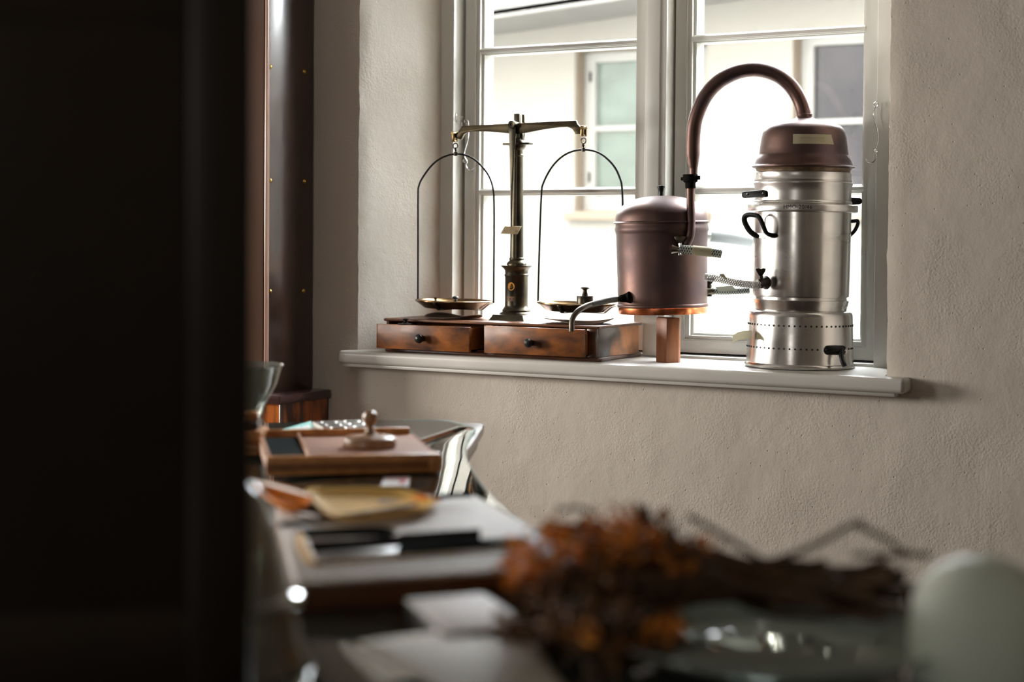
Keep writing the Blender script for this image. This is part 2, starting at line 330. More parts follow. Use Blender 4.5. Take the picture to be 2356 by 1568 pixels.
# ------------------------------------------------------------------ window_1
win = root('window_1', (-.05, .3, .9), kind='structure')
def ring(mb, x0, x1, z0, z1, wx, wz0, wz1, y0, y1):
    """mitred rectangular ring"""
    o = [(x0, z0), (x1, z0), (x1, z1), (x0, z1)]; i = [(x0 + wx, z0 + wz0), (x1 - wx, z0 + wz0), (x1 - wx, z1 - wz1), (x0 + wx, z1 - wz1)]
    v = [(a, y0, b) for a, b in o] + [(a, y0, b) for a, b in i] + [(a, y1, b) for a, b in o] + [(a, y1, b) for a, b in i]; f = []
    for k in range(4):
        n = (k + 1) % 4
        f += [(k, n, n + 4, k + 4), (k + 4, n + 4, n + 12, k + 12), (n, k, k + 8, n + 8), (k + 8, k + 12, n + 12, n + 8)]
    mb.add(v, f)
fr = MB()
fr.box((-.86, .25, .88), (-.7155, .37, 2.34), .003).box((.597, .25, .88), (.74, .37, 2.34), .003)
fr.box((-.7155, .262, .885), (.597, .37, .9085), .002).box((-.7155, .25, 2.26), (.597, .37, 2.34), .003)
fr.box((-.079, .254, .905), (-.0115, .37, 2.27), .003).box((-.069, .248, .905), (-.031, .26, 2.27), .002)
frame = fr.build('window_frame', WPAINT, win)
MB().box((-.713, .335, .909), (.595, .36, .9145)).box((-.7135, .34, .9), (-.7045, .365, 2.27)).box((-.0115, .34, .9), (-.0045, .365, 2.27)).build('gap_shade', GAPBLK, win)  # black strips put in for the shade of the casement gaps
def casement(x0, x1):
    z0, z1 = .9145, 2.258
    mb = MB()
    ring(mb, x0, x1, z0, z1, .031, .034, .031, .300, .372)
    ring(mb, x0 + .0312, x1 - .0312, z0 + .0342, z1 - .0312, .003, .003, .003, .3015, .372)
    ring(mb, x0 + .0345, x1 - .0345, z0 + .0375, z1 - .0345, .0125, .0105, .0125, .3075, .372)
    ring(mb, x0 + .0475, x1 - .0475, z0 + .0485, z1 - .0475, .0075, .0065, .0075, .321, .372)
    c = mb.build('casement', WPAINT, win, smooth=False)
    gx0, gx1, gz0, gz1 = x0 + .055, x1 - .055, z0 + .055, z1 - .055
    zz = [1.3735, 1.8005]; edges = [gz0] + zz + [gz1]
    for z in zz:
        m = MB(); m.box((x0 + .046, .306, z - .0045), (x1 - .046, .34, z + .0055), .001).box((x0 + .047, .3115, z - .0075), (x1 - .047, .345, z + .0085), .001)
        m.box((gx0 - .004, .322, z - .0115), (gx1 + .004, .372, z + .0115), .001)
        m.build('muntin', WPAINT, c)
    for k in range(3):
        MB().box((gx0 - .003, .343, edges[k] - .002), (gx1 + .003, .3465, edges[k + 1] + .002)).build('pane', PANE, c, smooth=False)
    return c
casement(-.7045, -.083); casement(-.0045, .592)
# sill board with rounded nose and horns
sb = MB(); pts = [(-.926, -.052), (.773, -.052), (.773, .004), (.705, .006), (.65, .30), (-.72, .30), (-.882, .006), (-.926, .004)]
m = bmesh.new(); vs = [m.verts.new((x, y, .862)) for x, y in pts]; f = m.faces.new(vs); r = bmesh.ops.extrude_face_region(m, geom=[f])
bmesh.ops.translate(m, vec=(0, 0, .038), verts=[e for e in r['geom'] if isinstance(e, bmesh.types.BMVert)]); bmesh.ops.recalc_face_normals(m, faces=m.faces[:])
ed = [e for e in m.edges if all(v.co.y < -.05 for v in e.verts) or (any(v.co.y < -.05 for v in e.verts) and abs(e.verts[0].co.x - e.verts[1].co.x) < 1e-5)]
bmesh.ops.bevel(m, geom=ed, offset=.012, segments=5, affect='EDGES', profile=.5); sb.bm(m)
sb.box((-.915, -.040, .8525), (.745, .002, .864), .003)
sb.build('window_sill', SILLP, win)
# stay hooks
def hook(px0, px1, Y, mirror):
    P = lambda x, y: PY(x, y, Y)
    m = MB()
    m.tube(smooth_pts([P(x, y) for x, y in px0]), .0016, 8)
    for (x, y, r) in px1:
        c = P(x, y); m.tube([c + Vector((math.cos(a) * r, 0, math.sin(a) * r)) for a in [k * math.pi / 8 for k in range(17)]], .0013, 6)
    o = m.build('stay_hook', CHR, win); return o
h1 = hook([(1077, 278), (1079, 300), (1077, 320), (1070, 345), (1069, 360), (1075, 372), (1072, 380), (1077, 389), (1085, 391), (1092, 383)], [(1072, 279, .006), (1068, 370, .004)], .286, 1)
m = MB(); m.box((-.742, .262, 1.585), (-.712, .268, 1.61), .001).tube([PY(1054, 282, .27), PY(1062, 278, .268), PY(1065, 268, .268)], .0016, 6).tube([PY(1062, 282, .268), PY(1064, 300, .27), PY(1055, 302, .27)], .0014, 6)
m.build('hook_plate', CHR, win)
h2 = hook([(2015, 244), (2010, 258), (2013, 280), (2019, 300), (2020, 325), (2014, 345), (2016, 360), (2010, 372), (1999, 373), (1991, 366)], [(2016, 240, .006), (2016, 347, .004)], .236, -1)

# ------------------------------------------------------------------ outside
mb = MB(); W2 = 5.0
def wall_with_holes(mb, x0, x1, z0, z1, holes, y0, y1):
    xx = sorted({x0, x1, *[h[0] for h in holes], *[h[1] for h in holes]}); zz = sorted({z0, z1, *[h[2] for h in holes], *[h[3] for h in holes]})
    for a, b in zip(xx, xx[1:]):
        for c, d in zip(zz, zz[1:]):
            if any(h[0] - 1e-6 <= a and b <= h[1] + 1e-6 and h[2] - 1e-6 <= c and d <= h[3] + 1e-6 for h in holes): continue
            mb.box((a, y0, c), (b, y1, d))
H1 = (-2.83, -1.95, 1.40, 2.40); H2 = (-1.42, -.55, 1.40, 2.43)
nb = root('neighbour_house', (-1.5, W2, -.3), 'cream rendered house across the yard, seen through the window panes', 'house')
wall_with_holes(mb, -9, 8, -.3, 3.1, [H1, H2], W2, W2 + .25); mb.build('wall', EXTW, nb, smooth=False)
def farwin(H, pane_m, dark):
    x0, x1, z0, z1 = H
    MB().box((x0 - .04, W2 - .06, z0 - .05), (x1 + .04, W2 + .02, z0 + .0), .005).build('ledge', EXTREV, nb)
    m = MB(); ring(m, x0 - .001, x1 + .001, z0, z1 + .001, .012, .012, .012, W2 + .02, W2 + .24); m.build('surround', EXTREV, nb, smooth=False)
    wn = MB(); ring(wn, x0 + .012, x1 - .012, z0 + .01, z1 - .012, .07, .09, .06, W2 + .12, W2 + .2)
    xm = (x0 + x1) / 2; wn.box((xm - .04, W2 + .118, z0 + .05), (xm + .04, W2 + .2, z1 - .05)); zm = z0 + .52
    wn.box((x0 + .08, W2 + .125, zm - .015), (x1 - .08, W2 + .19, zm + .015)); o = wn.build('window', EXTFR, nb, smooth=False)
    for a, b in ((x0 + .08, xm - .04), (xm + .04, x1 - .08)):
        for c, d in ((z0 + .1, zm - .015), (zm + .015, z1 - .07)):
            MB().box((a, W2 + .16, c), (b, W2 + .165, d)).build('pane', pane_m, o, smooth=False)
    if not dark:
        for z in (z0 + .22, z1 - .16): MB().box((x0 + .045, W2 + .108, z - .03), (x0 + .055, W2 + .12, z + .03)).build('hinge', DARKM, o)
farwin(H1, mat('curtained_green_glass', (0.17, 0.215, 0.19), (0.13, 0.16, 0.14), scale=3, stretch=(1, 1, 2), rough=.1), False)
farwin(H2, mat('dark_blue_glass', (0.010, 0.009, 0.015), (0.032, 0.027, 0.034), scale=3, rough=.08), True)
a = PY(1100, 48, 4.35); b = PY(1520, -14, 4.35); d = (b - a).normalized(); nrm = Vector((-d.z, 0, d.x))
e0 = a - d * 1.5; e1 = b + d * 1.5
MB().prism([e0, e1, e1 + nrm * .16, e0 + nrm * .16], (0, .1, 0), bev=.01).prism([e0 + nrm * .02, e1 + nrm * .02, e1 + nrm * .05, e0 + nrm * .05], (0, 1.0, 0)).build('eaves_board', mat('grey_fascia', (0.22, 0.21, 0.20), rough=.6), nb)
MB().box((-9, W2 - .32, 3.1), (8, W2 + .6, 3.2)).build('roof', mat('roof_soffit', (0.3, 0.27, 0.23), rough=.8), nb)
struct('sky_block_left', MB().box((-7.2, .5, -.3), (-7, 5, 7.6)), EXTW); struct('sky_block_right', MB().box((6, .5, -.3), (6.2, 5, 7.6)), EXTW)  # unseen end walls added to cut skylight on the house opposite
o = MB().box((-9, .5, -.4), (8, 12, -.3)).build('yard_ground', mat('grey_paving', (0.2, 0.2, 0.19), rough=.9)); o['kind'] = 'structure'

# ------------------------------------------------------------------ apothecary scale on its drawer box
SZ = .90
BX0, BX1, BY0, BY1 = -.785, -.088, -.004, .262
bxr = root('drawer_box', (-.44, .13, SZ), 'long low mahogany box with two drawers under the brass balance', 'drawer box')
b = MB(); b.box((BX0 + .004, BY0 + .006, SZ + .006), (BX1 - .004, BY1 - .004, SZ + .016)); b.box((BX0 + .004, BY0 + .05, SZ + .01), (BX0 + .014, BY1 - .004, .990))
b.box((BX0 + .004, BY1 - .014, SZ + .01), (BX1 - .004, BY1 - .004, .990)); b.box((-.4515, BY0 + .004, SZ + .01), (-.4275, BY1 - .006, .990))
b.box((BX0 + .004, BY0, SZ + .008), (BX0 + .012, BY0 + .06, .990)); b.box((-.122, BY0, SZ + .008), (BX1 - .004, BY0 + .012, .990), .003)
b.build('carcass', MAHD, bxr)
MB().box((BX1 - .013, BY0 + .008, SZ + .010), (BX1 - .003, BY1 - .004, .990), .001).build('side_panel', MAHS, bxr)
MB().box((BX0, BY0 - .004, SZ), (BX1 + .004, BY1, SZ + .0115), .004).build('base_moulding', MAHD, bxr)
MB().box((BX0 - .004, BY0 - .006, .9895), (BX1 + .005, BY1 + .002, .9975), .0035, seg=3).build('lid', mat('polished_box_lid', (0.10, 0.045, 0.025), (0.22, 0.09, 0.04), scale=10, stretch=(.5, 2, 2), rough=.4, coat=.1), bxr)
def drawer(x0, x1, yf, zt):
    m = MB(); m.box((x0, yf, SZ + .0125), (x1, yf + .012, zt), .0012)
    d = m.build('drawer', MAHO, bxr)
    m = MB(); m.box((x0 + .006, yf + .0115, SZ + .0135), (x0 + .014, yf + .2, zt - .004)).box((x1 - .014, yf + .0115, SZ + .0135), (x1 - .006, yf + .2, zt - .004))
    m.box((x0 + .006, yf + .0115, SZ + .0135), (x1 - .006, yf + .2, SZ + .018)).box((x0 + .006, yf + .19, SZ + .0135), (x1 - .006, yf + .2, zt - .004)); m.build('drawer_sides', mat('orange_drawer_lining', (.35, .13, .035), rough=.4), d)
    return d
d1 = drawer(PY(866, 775, -.049).x, PY(1079, 780, -.049).x, -.049, PY(970, 748.5, -.049).z)
d2 = drawer(PY(1114, 780, -.036).x, PY(1344, 790, -.036).x, -.036, PY(1230, 753.5, -.036).z)
def knob(px, py, yf, r, par):
    c = PY(px + 5, py, yf); M = Matrix.Translation(Vector((c.x, yf, c.z))) @ Matrix.Rotation(math.pi / 2, 4, 'X')
    MB().lathe([(0, 0), (r * .62, 0), (r * .6, .003), (r * .5, .006), (r * .55, .009), (r * .9, .012), (r, .017), (r * .93, .022), (r * .6, .0262), (0, .0275)], seg=28, M=M).build('drawer_knob', BLKP, par)
knob(967, 778, -.049, .0135, d1); knob(1218, 788, -.036, .0125, d2)

LZ = .9975
AX, AY = PY(1188, 700, .14).x, .14
scl = root('balance_scale', (AX, AY, LZ), 'tall dark brass apothecary balance with column, beam and two hanging pans', 'scale')
DS = depth((AX, AY, 1.2)); k = DS / F
MB().prism([(AX - .058, AY - .058, LZ), (AX + .058, AY - .058, LZ), (AX + .058, AY + .058, LZ), (AX - .058, AY + .058, LZ)], (0, 0, .001)).build('plinth_sheet', BRD, scl)
m = MB(); a_, b_ = .058, .049
vv = [(AX + sx * s_, AY + sy * s_, z) for s_, z in ((a_, LZ + .0005), (b_, LZ + .0165)) for sx, sy in ((-1, -1), (1, -1), (1, 1), (-1, 1))]
m.add(vv, [(0, 1, 5, 4), (1, 2, 6, 5), (2, 3, 7, 6), (3, 0, 4, 7), (4, 5, 6, 7), (3, 2, 1, 0)]).build('base_plate', BRD, scl)
ped = prof_px(AX, AY, [(0, 727), (39, 727), (40, 723.5), (38, 720), (32, 716), (33, 713), (30, 709), (27, 705), (26.5, 700), (26.6, 636), (28, 634), (28, 631), (26.5, 629), (27, 622), (30, 617), (35, 613), (36, 611.3), (36, 610), (22, 610), (0, 610)], 1188)
MB().lathe(ped, (AX, AY, 0), 56).build('pedestal', BRD, scl)
colp = prof_px(AX, AY, [(0, 611), (22.5, 611), (23, 607), (21, 603), (17.5, 600), (16.5, 598), (17.4, 596), (17, 593.5), (15.6, 592), (15.4, 560), (14.2, 460), (13.1, 362), (13, 360.5), (14.2, 359), (14.2, 356.5), (12.5, 355), (12.4, 346), (15, 344), (18.5, 340), (20, 336), (20.5, 333), (0, 333)], 1190)
MB().lathe(colp, (AX, AY, 0), 48).build('column', BRD, scl)
c = PY(1192, 331, AY); MB().box((c.x - .045, AY - .012, c.z - .003), (c.x + .043, AY + .012, c.z + .0035), .001).lathe([(0, 0), (.020, 0), (.018, .006), (.013, .010), (.0125, .014), (0, .014)], (c.x, AY, c.z + .003), 24).build('cross_bracket', BRD, scl)
top = PY(1195, 261, AY)
m = MB(); m.box((c.x - .0085, AY - .009, c.z), (c.x + .0085, AY - .001, top.z), .0015).box((c.x - .017, AY + .004, c.z + .02), (c.x - .011, AY + .010, top.z + .0005), .001).box((c.x + .0095, AY + .004, c.z + .02), (c.x + .0165, AY + .011, top.z - .002), .001)
m.box((c.x - .016, AY - .002, c.z), (c.x + .016, AY + .010, c.z + .03), .001).build('fork_post', BRD, scl)
def poly_y(pts, Y, t, bev=.0008):
    P = [PY(x, y, Y) for x, y in pts]; P = [Vector((p.x, Y - t / 2, p.z)) for p in P]
    return MB().prism(P, (0, t, 0), bev=bev)
bp = [(1063.7, 289.7), (1174, 284.4), (1208, 282.3), (1326.6, 277), (1329, 284.4), (1335, 291), (1342, 297), (1343, 309), (1325, 308.5), (1323, 304.5), (1317.7, 296.5), (1306.5, 292), (1290, 292.5), (1258, 296.5), (1208, 306), (1190, 308), (1173.4, 307), (1145, 304), (1090, 301.8), (1077.4, 303.7), (1068.5, 309.4), (1063, 320.6), (1050, 319), (1045, 308), (1055.6, 303), (1061, 295.6)]
BYY = AY - .016
beam = poly_y(bp, BYY, .008).build('beam', mat('olive_brass_beam', (0.11, 0.086, 0.048), (0.065, 0.054, 0.034), scale=20, rough=.36, metal=.9), scl)
pc = PY(1179, 286, BYY - .014)
M = Matrix.Translation(pc) @ Matrix.Rotation(math.pi / 2, 4, 'X')
MB().lathe([(0, -.028), (.0115, -.028), (.0118, .004), (.0105, .0065), (.0085, .0055), (.0055, .0055), (.005, .002), (0, .002)], seg=28, M=M).build('pivot', BRD, beam)
yn = BYY - .012
poly_y([(1170, 292), (1186.5, 292), (1187, 312), (1185, 340), (1180, 430), (1177, 528), (1175, 529), (1174, 430), (1172.5, 340), (1171.5, 310)], yn, .003).build('pointer', BRD, beam)
pl = [PY(x, y, yn - .004) for x, y in ((1159.5, 520.3), (1197.5, 520.8), (1193, 538.8), (1154.5, 537.6))]
pl = [pl[0] + Vector((0, .004, 0)), pl[1] + Vector((0, .004, 0)), pl[2] - Vector((0, .008, 0)), pl[3] - Vector((0, .008, 0))]
IV = mat('ivory_plate', (0.50, 0.39, 0.23), (0.40, 0.30, 0.17), scale=40, rough=.5)
sp_ = MB().prism(pl, (0, .003, .001), bev=.0004).build('scale_plate', IV, scl)
for x, y in ((1161.5, 531.5), (1187.5, 532)): MB().lathe([(0, .0), (.0013, 0), (.0013, .0015), (0, .0015)], PY(x, y, yn - .013), 10).build('plate_screw', DARKM, sp_)
sw = MB().box((AX - .02, AY - .02, PY(1180, 530, AY).z - .002), (AX + .0, AY - .01, PY(1180, 530, AY).z + .002)).build('plate_arm', BRD, scl)
# stickers on the pedestal
def on_cyl(mb, cx, cy, R, z, px, w_, h_, D, n=8, round_=False, lift=.0006, zoff=0):
    """patch of w_ x h_ wrapped on a cylinder, centred on photo column px"""
    lat = (px - projx(cx, cy, z)) * D / F; vd = (Vector((cx, cy, z)) - CAM); base = math.atan2(-vd.y, -vd.x); a = base + math.asin(max(-.99, min(.99, lat / R)))
    if round_:
        v = []; f = []
        for k in range(25):
            q = 2 * math.pi * k / 24; r_ = w_ / 2; dx = math.cos(q) * r_; dz = math.sin(q) * h_ / 2; aa = a + dx / R
            v.append((cx + (R + lift) * math.cos(aa), cy + (R + lift) * math.sin(aa), z + dz))
        f.append(tuple(range(24))); mb.add(v[:24], f)
    else:
        v = []; f = []
        for k in range(n + 1):
            aa = a + (k / n - .5) * w_ / R
            for dz in (-h_ / 2, h_ / 2): v.append((cx + (R + lift) * math.cos(aa), cy + (R + lift) * math.sin(aa), z + dz))
        for k in range(n): f.append((2 * k, 2 * k + 2, 2 * k + 3, 2 * k + 1))
        mb.add(v, f)
    return a
def projx(x, y, z):
    v = MC.transposed() @ (Vector((x, y, z)) - CAM); return PCX + F * v.x / -v.z
zst = PD(1188, 658, DS).z; Rp = 26.5 * k
m = MB(); on_cyl(m, AX, AY, Rp, zst, 1176, .0215, .0235, DS, round_=True)
st = m.build('sticker', mat('orange_sticker', (0.75, 0.33, 0.02), rough=.6), scl); st['label'] = 'round orange sticker'
m = MB()
for dz, wd in ((.005, .004), (.0012, .013), (-.0035, .009)): on_cyl(m, AX, AY, Rp, zst + dz, 1176, wd, .0013, DS, lift=.0009)
m.build('sticker_print', mat('brown_print', (.42, .19, .02), rough=.7), st)
zl = PD(1188, 686.5, DS).z; m = MB(); on_cyl(m, AX, AY, Rp, zl, 1173.5, .027, .0135, DS)
lb = m.build('paper_label', mat('scuffed_brown_label', (.26, .155, .075), (.16, .10, .055), scale=120, rough=.6), scl)
m = MB()
for px_ in (1167, 1174, 1181): on_cyl(m, AX, AY, Rp, zl, px_, .003, .0065, DS, lift=.0009, n=2)
m.build('label_print', mat('dark_stamp', (.09, .05, .03), rough=.7), lb)

def hang(side, sx, sy, ring_c, clip, arch, pan_c, hw, tilt):
    P = lambda x, y: PY(x, y, BYY)
    c0 = P(sx, sy)
    m = MB(); m.box((c0.x - .006, BYY - .010, c0.z - .014), (c0.x + .004, BYY - .006, c0.z + .016), .001).box((c0.x - .006, BYY + .006, c0.z - .014), (c0.x + .004, BYY + .010, c0.z + .016), .001)
    m.tube([(c0.x - .001, BYY - .013, c0.z + .010), (c0.x - .001, BYY + .013, c0.z + .010)], .0052, 14).tube([(c0.x, BYY - .008, c0.z - .012), (c0.x, BYY + .008, c0.z - .012)], .003, 10)
    hg = m.build('shackle', BRB, scl)
    m = MB(); rc = P(*ring_c); R_ = .0078; m.tube([rc + Vector((math.cos(a) * R_, 0, math.sin(a) * R_)) for a in [q * math.pi / 10 for q in range(21)]], .0018, 8)
    cl = P(*clip); m.lathe([(0, .019), (.0024, .017), (.0042, .012), (.003, .008), (.002, .006), (.0038, .005), (.0055, .005), (.0055, -.007), (0, -.007)], cl, 14)
    m.build('ring', BRD, scl)
    pts = smooth_pts([P(x, y) for x, y in arch], 5)
    pts = [Vector((p.x, BYY + (p.x - cl.x) * (.09), p.z)) for p in pts]
    bl = MB().tube(pts, .0029, 8).build('bail', WIRE, scl)
    D = depth((cl.x, BYY, 1.05)); pc_ = PY(pan_c[0], pan_c[1], BYY); R_ = hw * D / F
    T = Matrix.Translation(pc_) @ Matrix.Rotation(tilt, 4, 'Y')
    prof = [(0, -.0215), (R_ * .74, -.0215), (R_ * .765, -.0205), (R_ * .955, -.0045), (R_ * .985, -.003), (R_, -.001), (R_, .0015), (R_ * .985, .0028), (R_ * .955, .002), (R_ * .93, -.003), (R_ * .745, -.0175), (0, -.0175)]
    pan = MB().lathe(prof, seg=72, M=T).build('pan', PANM, scl)
    m = MB(); s = [Vector((q * R_, 0, h)) for q, h in ((-1.02, 0), (-.97, -.006), (-.79, -.0225), (-.75, -.024), (.75, -.024), (.79, -.0225), (.97, -.006), (1.06, -.004))]
    s = [T @ Vector((p.x, p.x * .09, p.z)) for p in s]; v = []
    for p in s: v += [p + Vector((0, -.006, 0)), p + Vector((0, .006, 0))]
    m.add(v, [(2 * i, 2 * i + 1, 2 * i + 3, 2 * i + 2) for i in range(len(s) - 1)]); m.build('pan_strap', BRD, scl, thick=.0015)
    s = [T @ Vector((.003, q * R_, h)) for q, h in ((-.99, 0), (-.97, -.006), (-.79, -.0225), (-.75, -.024), (.75, -.024), (.79, -.0225), (.97, -.006))]; v = []; m = MB()
    for p in s: v += [p + Vector((-.006, 0, 0)), p + Vector((.006, 0, 0))]
    m.add(v, [(2 * i, 2 * i + 1, 2 * i + 3, 2 * i + 2) for i in range(len(s) - 1)]); m.build('pan_strap', BRD, scl, thick=.0015)
    return T, R_
TL, RL = hang('l', 1047, 315, (1048, 335.5), (1048.5, 353), [(966.3, 688), (966.6, 560), (966.8, 450), (968.5, 428), (977, 408), (997, 380), (1020, 362), (1048, 354), (1074, 358), (1096, 372), (1119, 401), (1129.5, 432), (1132, 465), (1132, 560), (1131, 697)], (1046, 691.5), 91, .012)
TR, RR = hang('r', 1343.5, 302, (1342.5, 323.5), (1342, 343.5), [(1242.5, 694), (1246, 560), (1250, 452), (1254.5, 421), (1275.6, 381), (1305, 354), (1341, 344), (1376.6, 351.5), (1405, 376), (1421, 405), (1428, 444), (1428, 560), (1423, 703)], (1326, 697.5), 91, .022)

def weight(name, T, u, v, R, h, nk, kr, m_, label, grp=None):
    c = T @ Vector((u, v, -.0172)); rt = root(name, c, label, 'weight')
    MB().lathe([(0, 0), (R * .97, 0), (R, .0015), (R, h * .96), (R * .96, h), (R * .42, h), (R * .36, h + nk * .12), (kr * .5, h + nk * .45), (kr * .48, h + nk * .6), (kr * .7, h + nk * .72), (kr, h + nk * .78), (kr * 1.02, h + nk * .88), (kr * .85, h + nk * .97), (0, h + nk)], c, 36).build('weight_body', m_, rt)
    return rt
weight('brass_weight', TR, PY(1346, 690, BYY).x - (TR.translation.x), -.0, .0235, .040, .0255, .0125, BRD, 'dark cylindrical brass weight with knob standing in the right scale pan')
# left pan: chrome disc weight with knob, and a tiny black knob weight
c = TL @ Vector((.016, -.02, -.0175)); rt = root('disc_weight', c, 'flat shiny disc weight with dark knob lying in the left scale pan', 'weight')
MB().lathe([(0, 0), (.024, 0), (.0245, .002), (.024, .005), (0, .005)], c, 32).lathe([(0, .005), (.022, .005), (.0225, .009), (0, .0095)], c, 32).build('disc', CHR, rt)
MB().lathe([(.0065, .0095), (.004, .014), (.004, .022), (.009, .025), (.0095, .029), (.006, .032), (0, .0325)], c, 20).build('knob', BLKP, rt)
c = TL @ Vector((-.05, -.025, -.0175)); rt = root('small_weight', c, 'tiny black knobbed weight in the left scale pan', 'weight')
MB().lathe([(0, 0), (.008, 0), (.008, .012), (.0035, .015), (.003, .020), (.0055, .023), (.006, .026), (0, .027)], c, 18).build('weight_body', BLKP, rt)
c = PY(933, 741.5, -.03); c.z = PY(970, 748.5, -.049).z - .0; rt = root('lid_weight', c, 'small dark flat weight with knob on the edge of the left drawer', 'weight')
MB().lathe([(0, 0), (.0225, 0), (.023, .0012), (.022, .003), (.01, .0042), (.0045, .008), (.0045, .011), (.0085, .0135), (.009, .016), (.006, .018), (0, .0182)], c, 28).build('weight_body', BLKP, rt)
# wavy leather discs on the lid
def wavy(px, py, Y, hw, ph, label):
    c = PY(px, py, Y); c.z = LZ + .0005; v = []; f = []; n = 48; R_ = hw * DS / F
    rings = [0, .25, .5, .75, .92, 1]
    for q in rings:
        for a in range(n):
            t = 2 * math.pi * a / n; h = (.0035 + .0058 * math.sin(2 * t + ph) + .002 * math.sin(3 * t + 1)) * q * q + .002 * q
            v.append((c.x + R_ * q * math.cos(t), c.y + R_ * q * math.sin(t) * .8, c.z + max(.0012, h + .002)))
    for i in range(len(rings) - 1):
        for a in range(n): b = (a + 1) % n; f.append((i * n + a, i * n + b, (i + 1) * n + b, (i + 1) * n + a))
    o = MB().add(v, f).build('leather_disc', TAN, None, thick=.0018)
    tagit(o, label, 'disc'); return o
wavy(1043, 729, .09, 71, 2.2, 'wavy tan leather disc on the box under the left pan')
wavy(1332, 737, .09, 80, .6, 'wavy tan leather disc on the box under the right pan')

# ------------------------------------------------------------------ wooden block carrying the copper condenser
pf = PZ(1533, 834.5, SZ)                          # its front corner on the sill
ct = Vector((pf.x - .002, pf.y + .062, 0))
q = PZ(1494, 831, SZ); 
hx = .040
pts = []
ux = Vector((math.cos(math.radians(43)), math.sin(math.radians(43)), 0)); uy = Vector((-ux.y, ux.x, 0))
FL = pf + Vector((0, 0, 0))
# square section turned on its corner, corners cut
s_ = .064; cch = .010
corner0 = Vector((pf.x, pf.y, SZ)); ea = Vector((PZ(1564, 834, SZ).x - pf.x, PZ(1564, 834, SZ).y - pf.y, 0)).normalized(); eb = Vector((PZ(1499, 831.5, SZ).x - pf.x, PZ(1499, 831.5, SZ).y - pf.y, 0)).normalized()
la = (PZ(1564, 834, SZ) - pf).length; lb_ = (PZ(1499, 831.5, SZ) - pf).length
A = corner0; B = A + ea * .036; C_ = B + (ea + Vector((-ea.y, ea.x, 0))).normalized() * .012
eb = Vector((-ea.y, ea.x, 0)).lerp(Vector((-1, 0.35, 0)), .55).normalized()
PT = [A, B, C_, C_ + Vector((-ea.y, ea.x, 0)) * .05, A + Vector((-ea.y, ea.x, 0)) * .082 + ea * .01, A + eb * .050 + Vector((0, .018, 0)), A + eb * .048]
blk = MB(); blk.prism(PT, (0, 0, .121), bev=.0015)
blo = blk.build('wooden_block', POST, None); tagit(blo, 'reddish wooden block standing on the sill under the copper vessel', 'block')

# ------------------------------------------------------------------ copper condenser
cpx, cpy = 1520.0, 0
KC = PZ(1530, 826, SZ + .0); KX, KY = ct.x - .018, ct.y + .018
KD = depth((KX, KY, 1.1)); kk = KD / F
KX += (1520 - projx(KX, KY, 1.1)) * kk * .8649; KY += (1520 - projx(KX, KY, 1.1)) * kk * .2
def zpx(y): return PD(1520, y, KD).z
cdn = root('copper_condenser', (KX, KY, zpx(724)), 'dark copper cylindrical vessel with domed lid on a wooden block', 'vessel')
body = [(0, 720), (101, 720), (102, 717), (102, 706), (103.5, 705), (104.5, 702), (104, 699), (102.5, 697), (103, 640), (104, 580), (105, 538), (106, 534), (107.6, 530), (107.6, 524), (106, 520), (105.5, 513.5), (0, 513.5)]
MB().lathe([(r_, z_) for r_, z_ in prof_px(KX, KY, body[4:], 1520)], (KX, KY, 0), 96).build('body', COP, cdn)
MB().lathe(prof_px(KX, KY, body[:5], 1520), (KX, KY, 0), 96).build('bottom_band', COPB, cdn)
lid = [(0, 514), (105, 514), (110, 513), (110.3, 511), (109, 509.5), (106.5, 508.5), (106, 504)]
for i in range(1, 13):
    t = i / 12 * math.pi / 2; lid.append((106 * math.cos(t) ** .86, 504 - 54.0 * math.sin(t) ** .95))
lid[-1] = (0, 450)
ld = MB().lathe(prof_px(KX, KY, lid, 1518), (KX, KY, 0), 96)
lm = ld.build('lid', COP, cdn)
zt = zpx(450.5)
MB().lathe([(0, -.002), (.0078, -.002), (.0076, .004), (.0072, .010), (.0088, .018), (.0115, .0255), (.0112, .0275), (.006, .029), (.002, .0305), (0, .0305)], (KX, KY, zt), 24).build('lid_knob', BLKP, lm)
cdn.rotation_euler = Matrix.Rotation(math.radians(-1.3), 3, FW).to_euler()
def PC(x, y, dD=0.0): return PD(x, y, KD + dD)      # point at the condenser's distance, dD metres behind its axis
RC = 104 * kk
# outlet spout low on the left
sp = [(1434, 684, -.035), (1419, 685.8, -.06), (1394.5, 689, -.085), (1376, 693.5, -.11), (1357.7, 696.6, -.13), (1340.9, 703.5, -.15), (1328.6, 711.9, -.16), (1319.8, 722.6, -.165), (1315.6, 735, -.168), (1315, 747, -.17), (1314.6, 757, -.17)]
spp = smooth_pts([PC(x, y, d_) for x, y, d_ in sp], 4)
spm = mat('grey_brown_pipe', (0.16, 0.135, 0.11), (0.09, 0.075, 0.06), scale=30, rough=.4, metal=.7)
so = MB().tube(spp, [.0075] * len(spp), 16).build('spout', spm, cdn)
MB().tube([PC(1450, 682, -.06), PC(1440, 683, -.056), PC(1428, 684.5, -.062)], [.017, .012, .009], 18).build('flange', DARKM, so)
tp = [PC(x, y, d_) for x, y, d_ in ((1418, 685.8, -.062), (1405, 687.2, -.074), (1394.5, 689, -.085), (1378, 692.3, -.107), (1362, 696, -.126))]
MB().tube(tp, .0082, 14, cap=False).build('tape_wrap', mat('grey_tape', (.22, .22, .2), rough=.7), so)
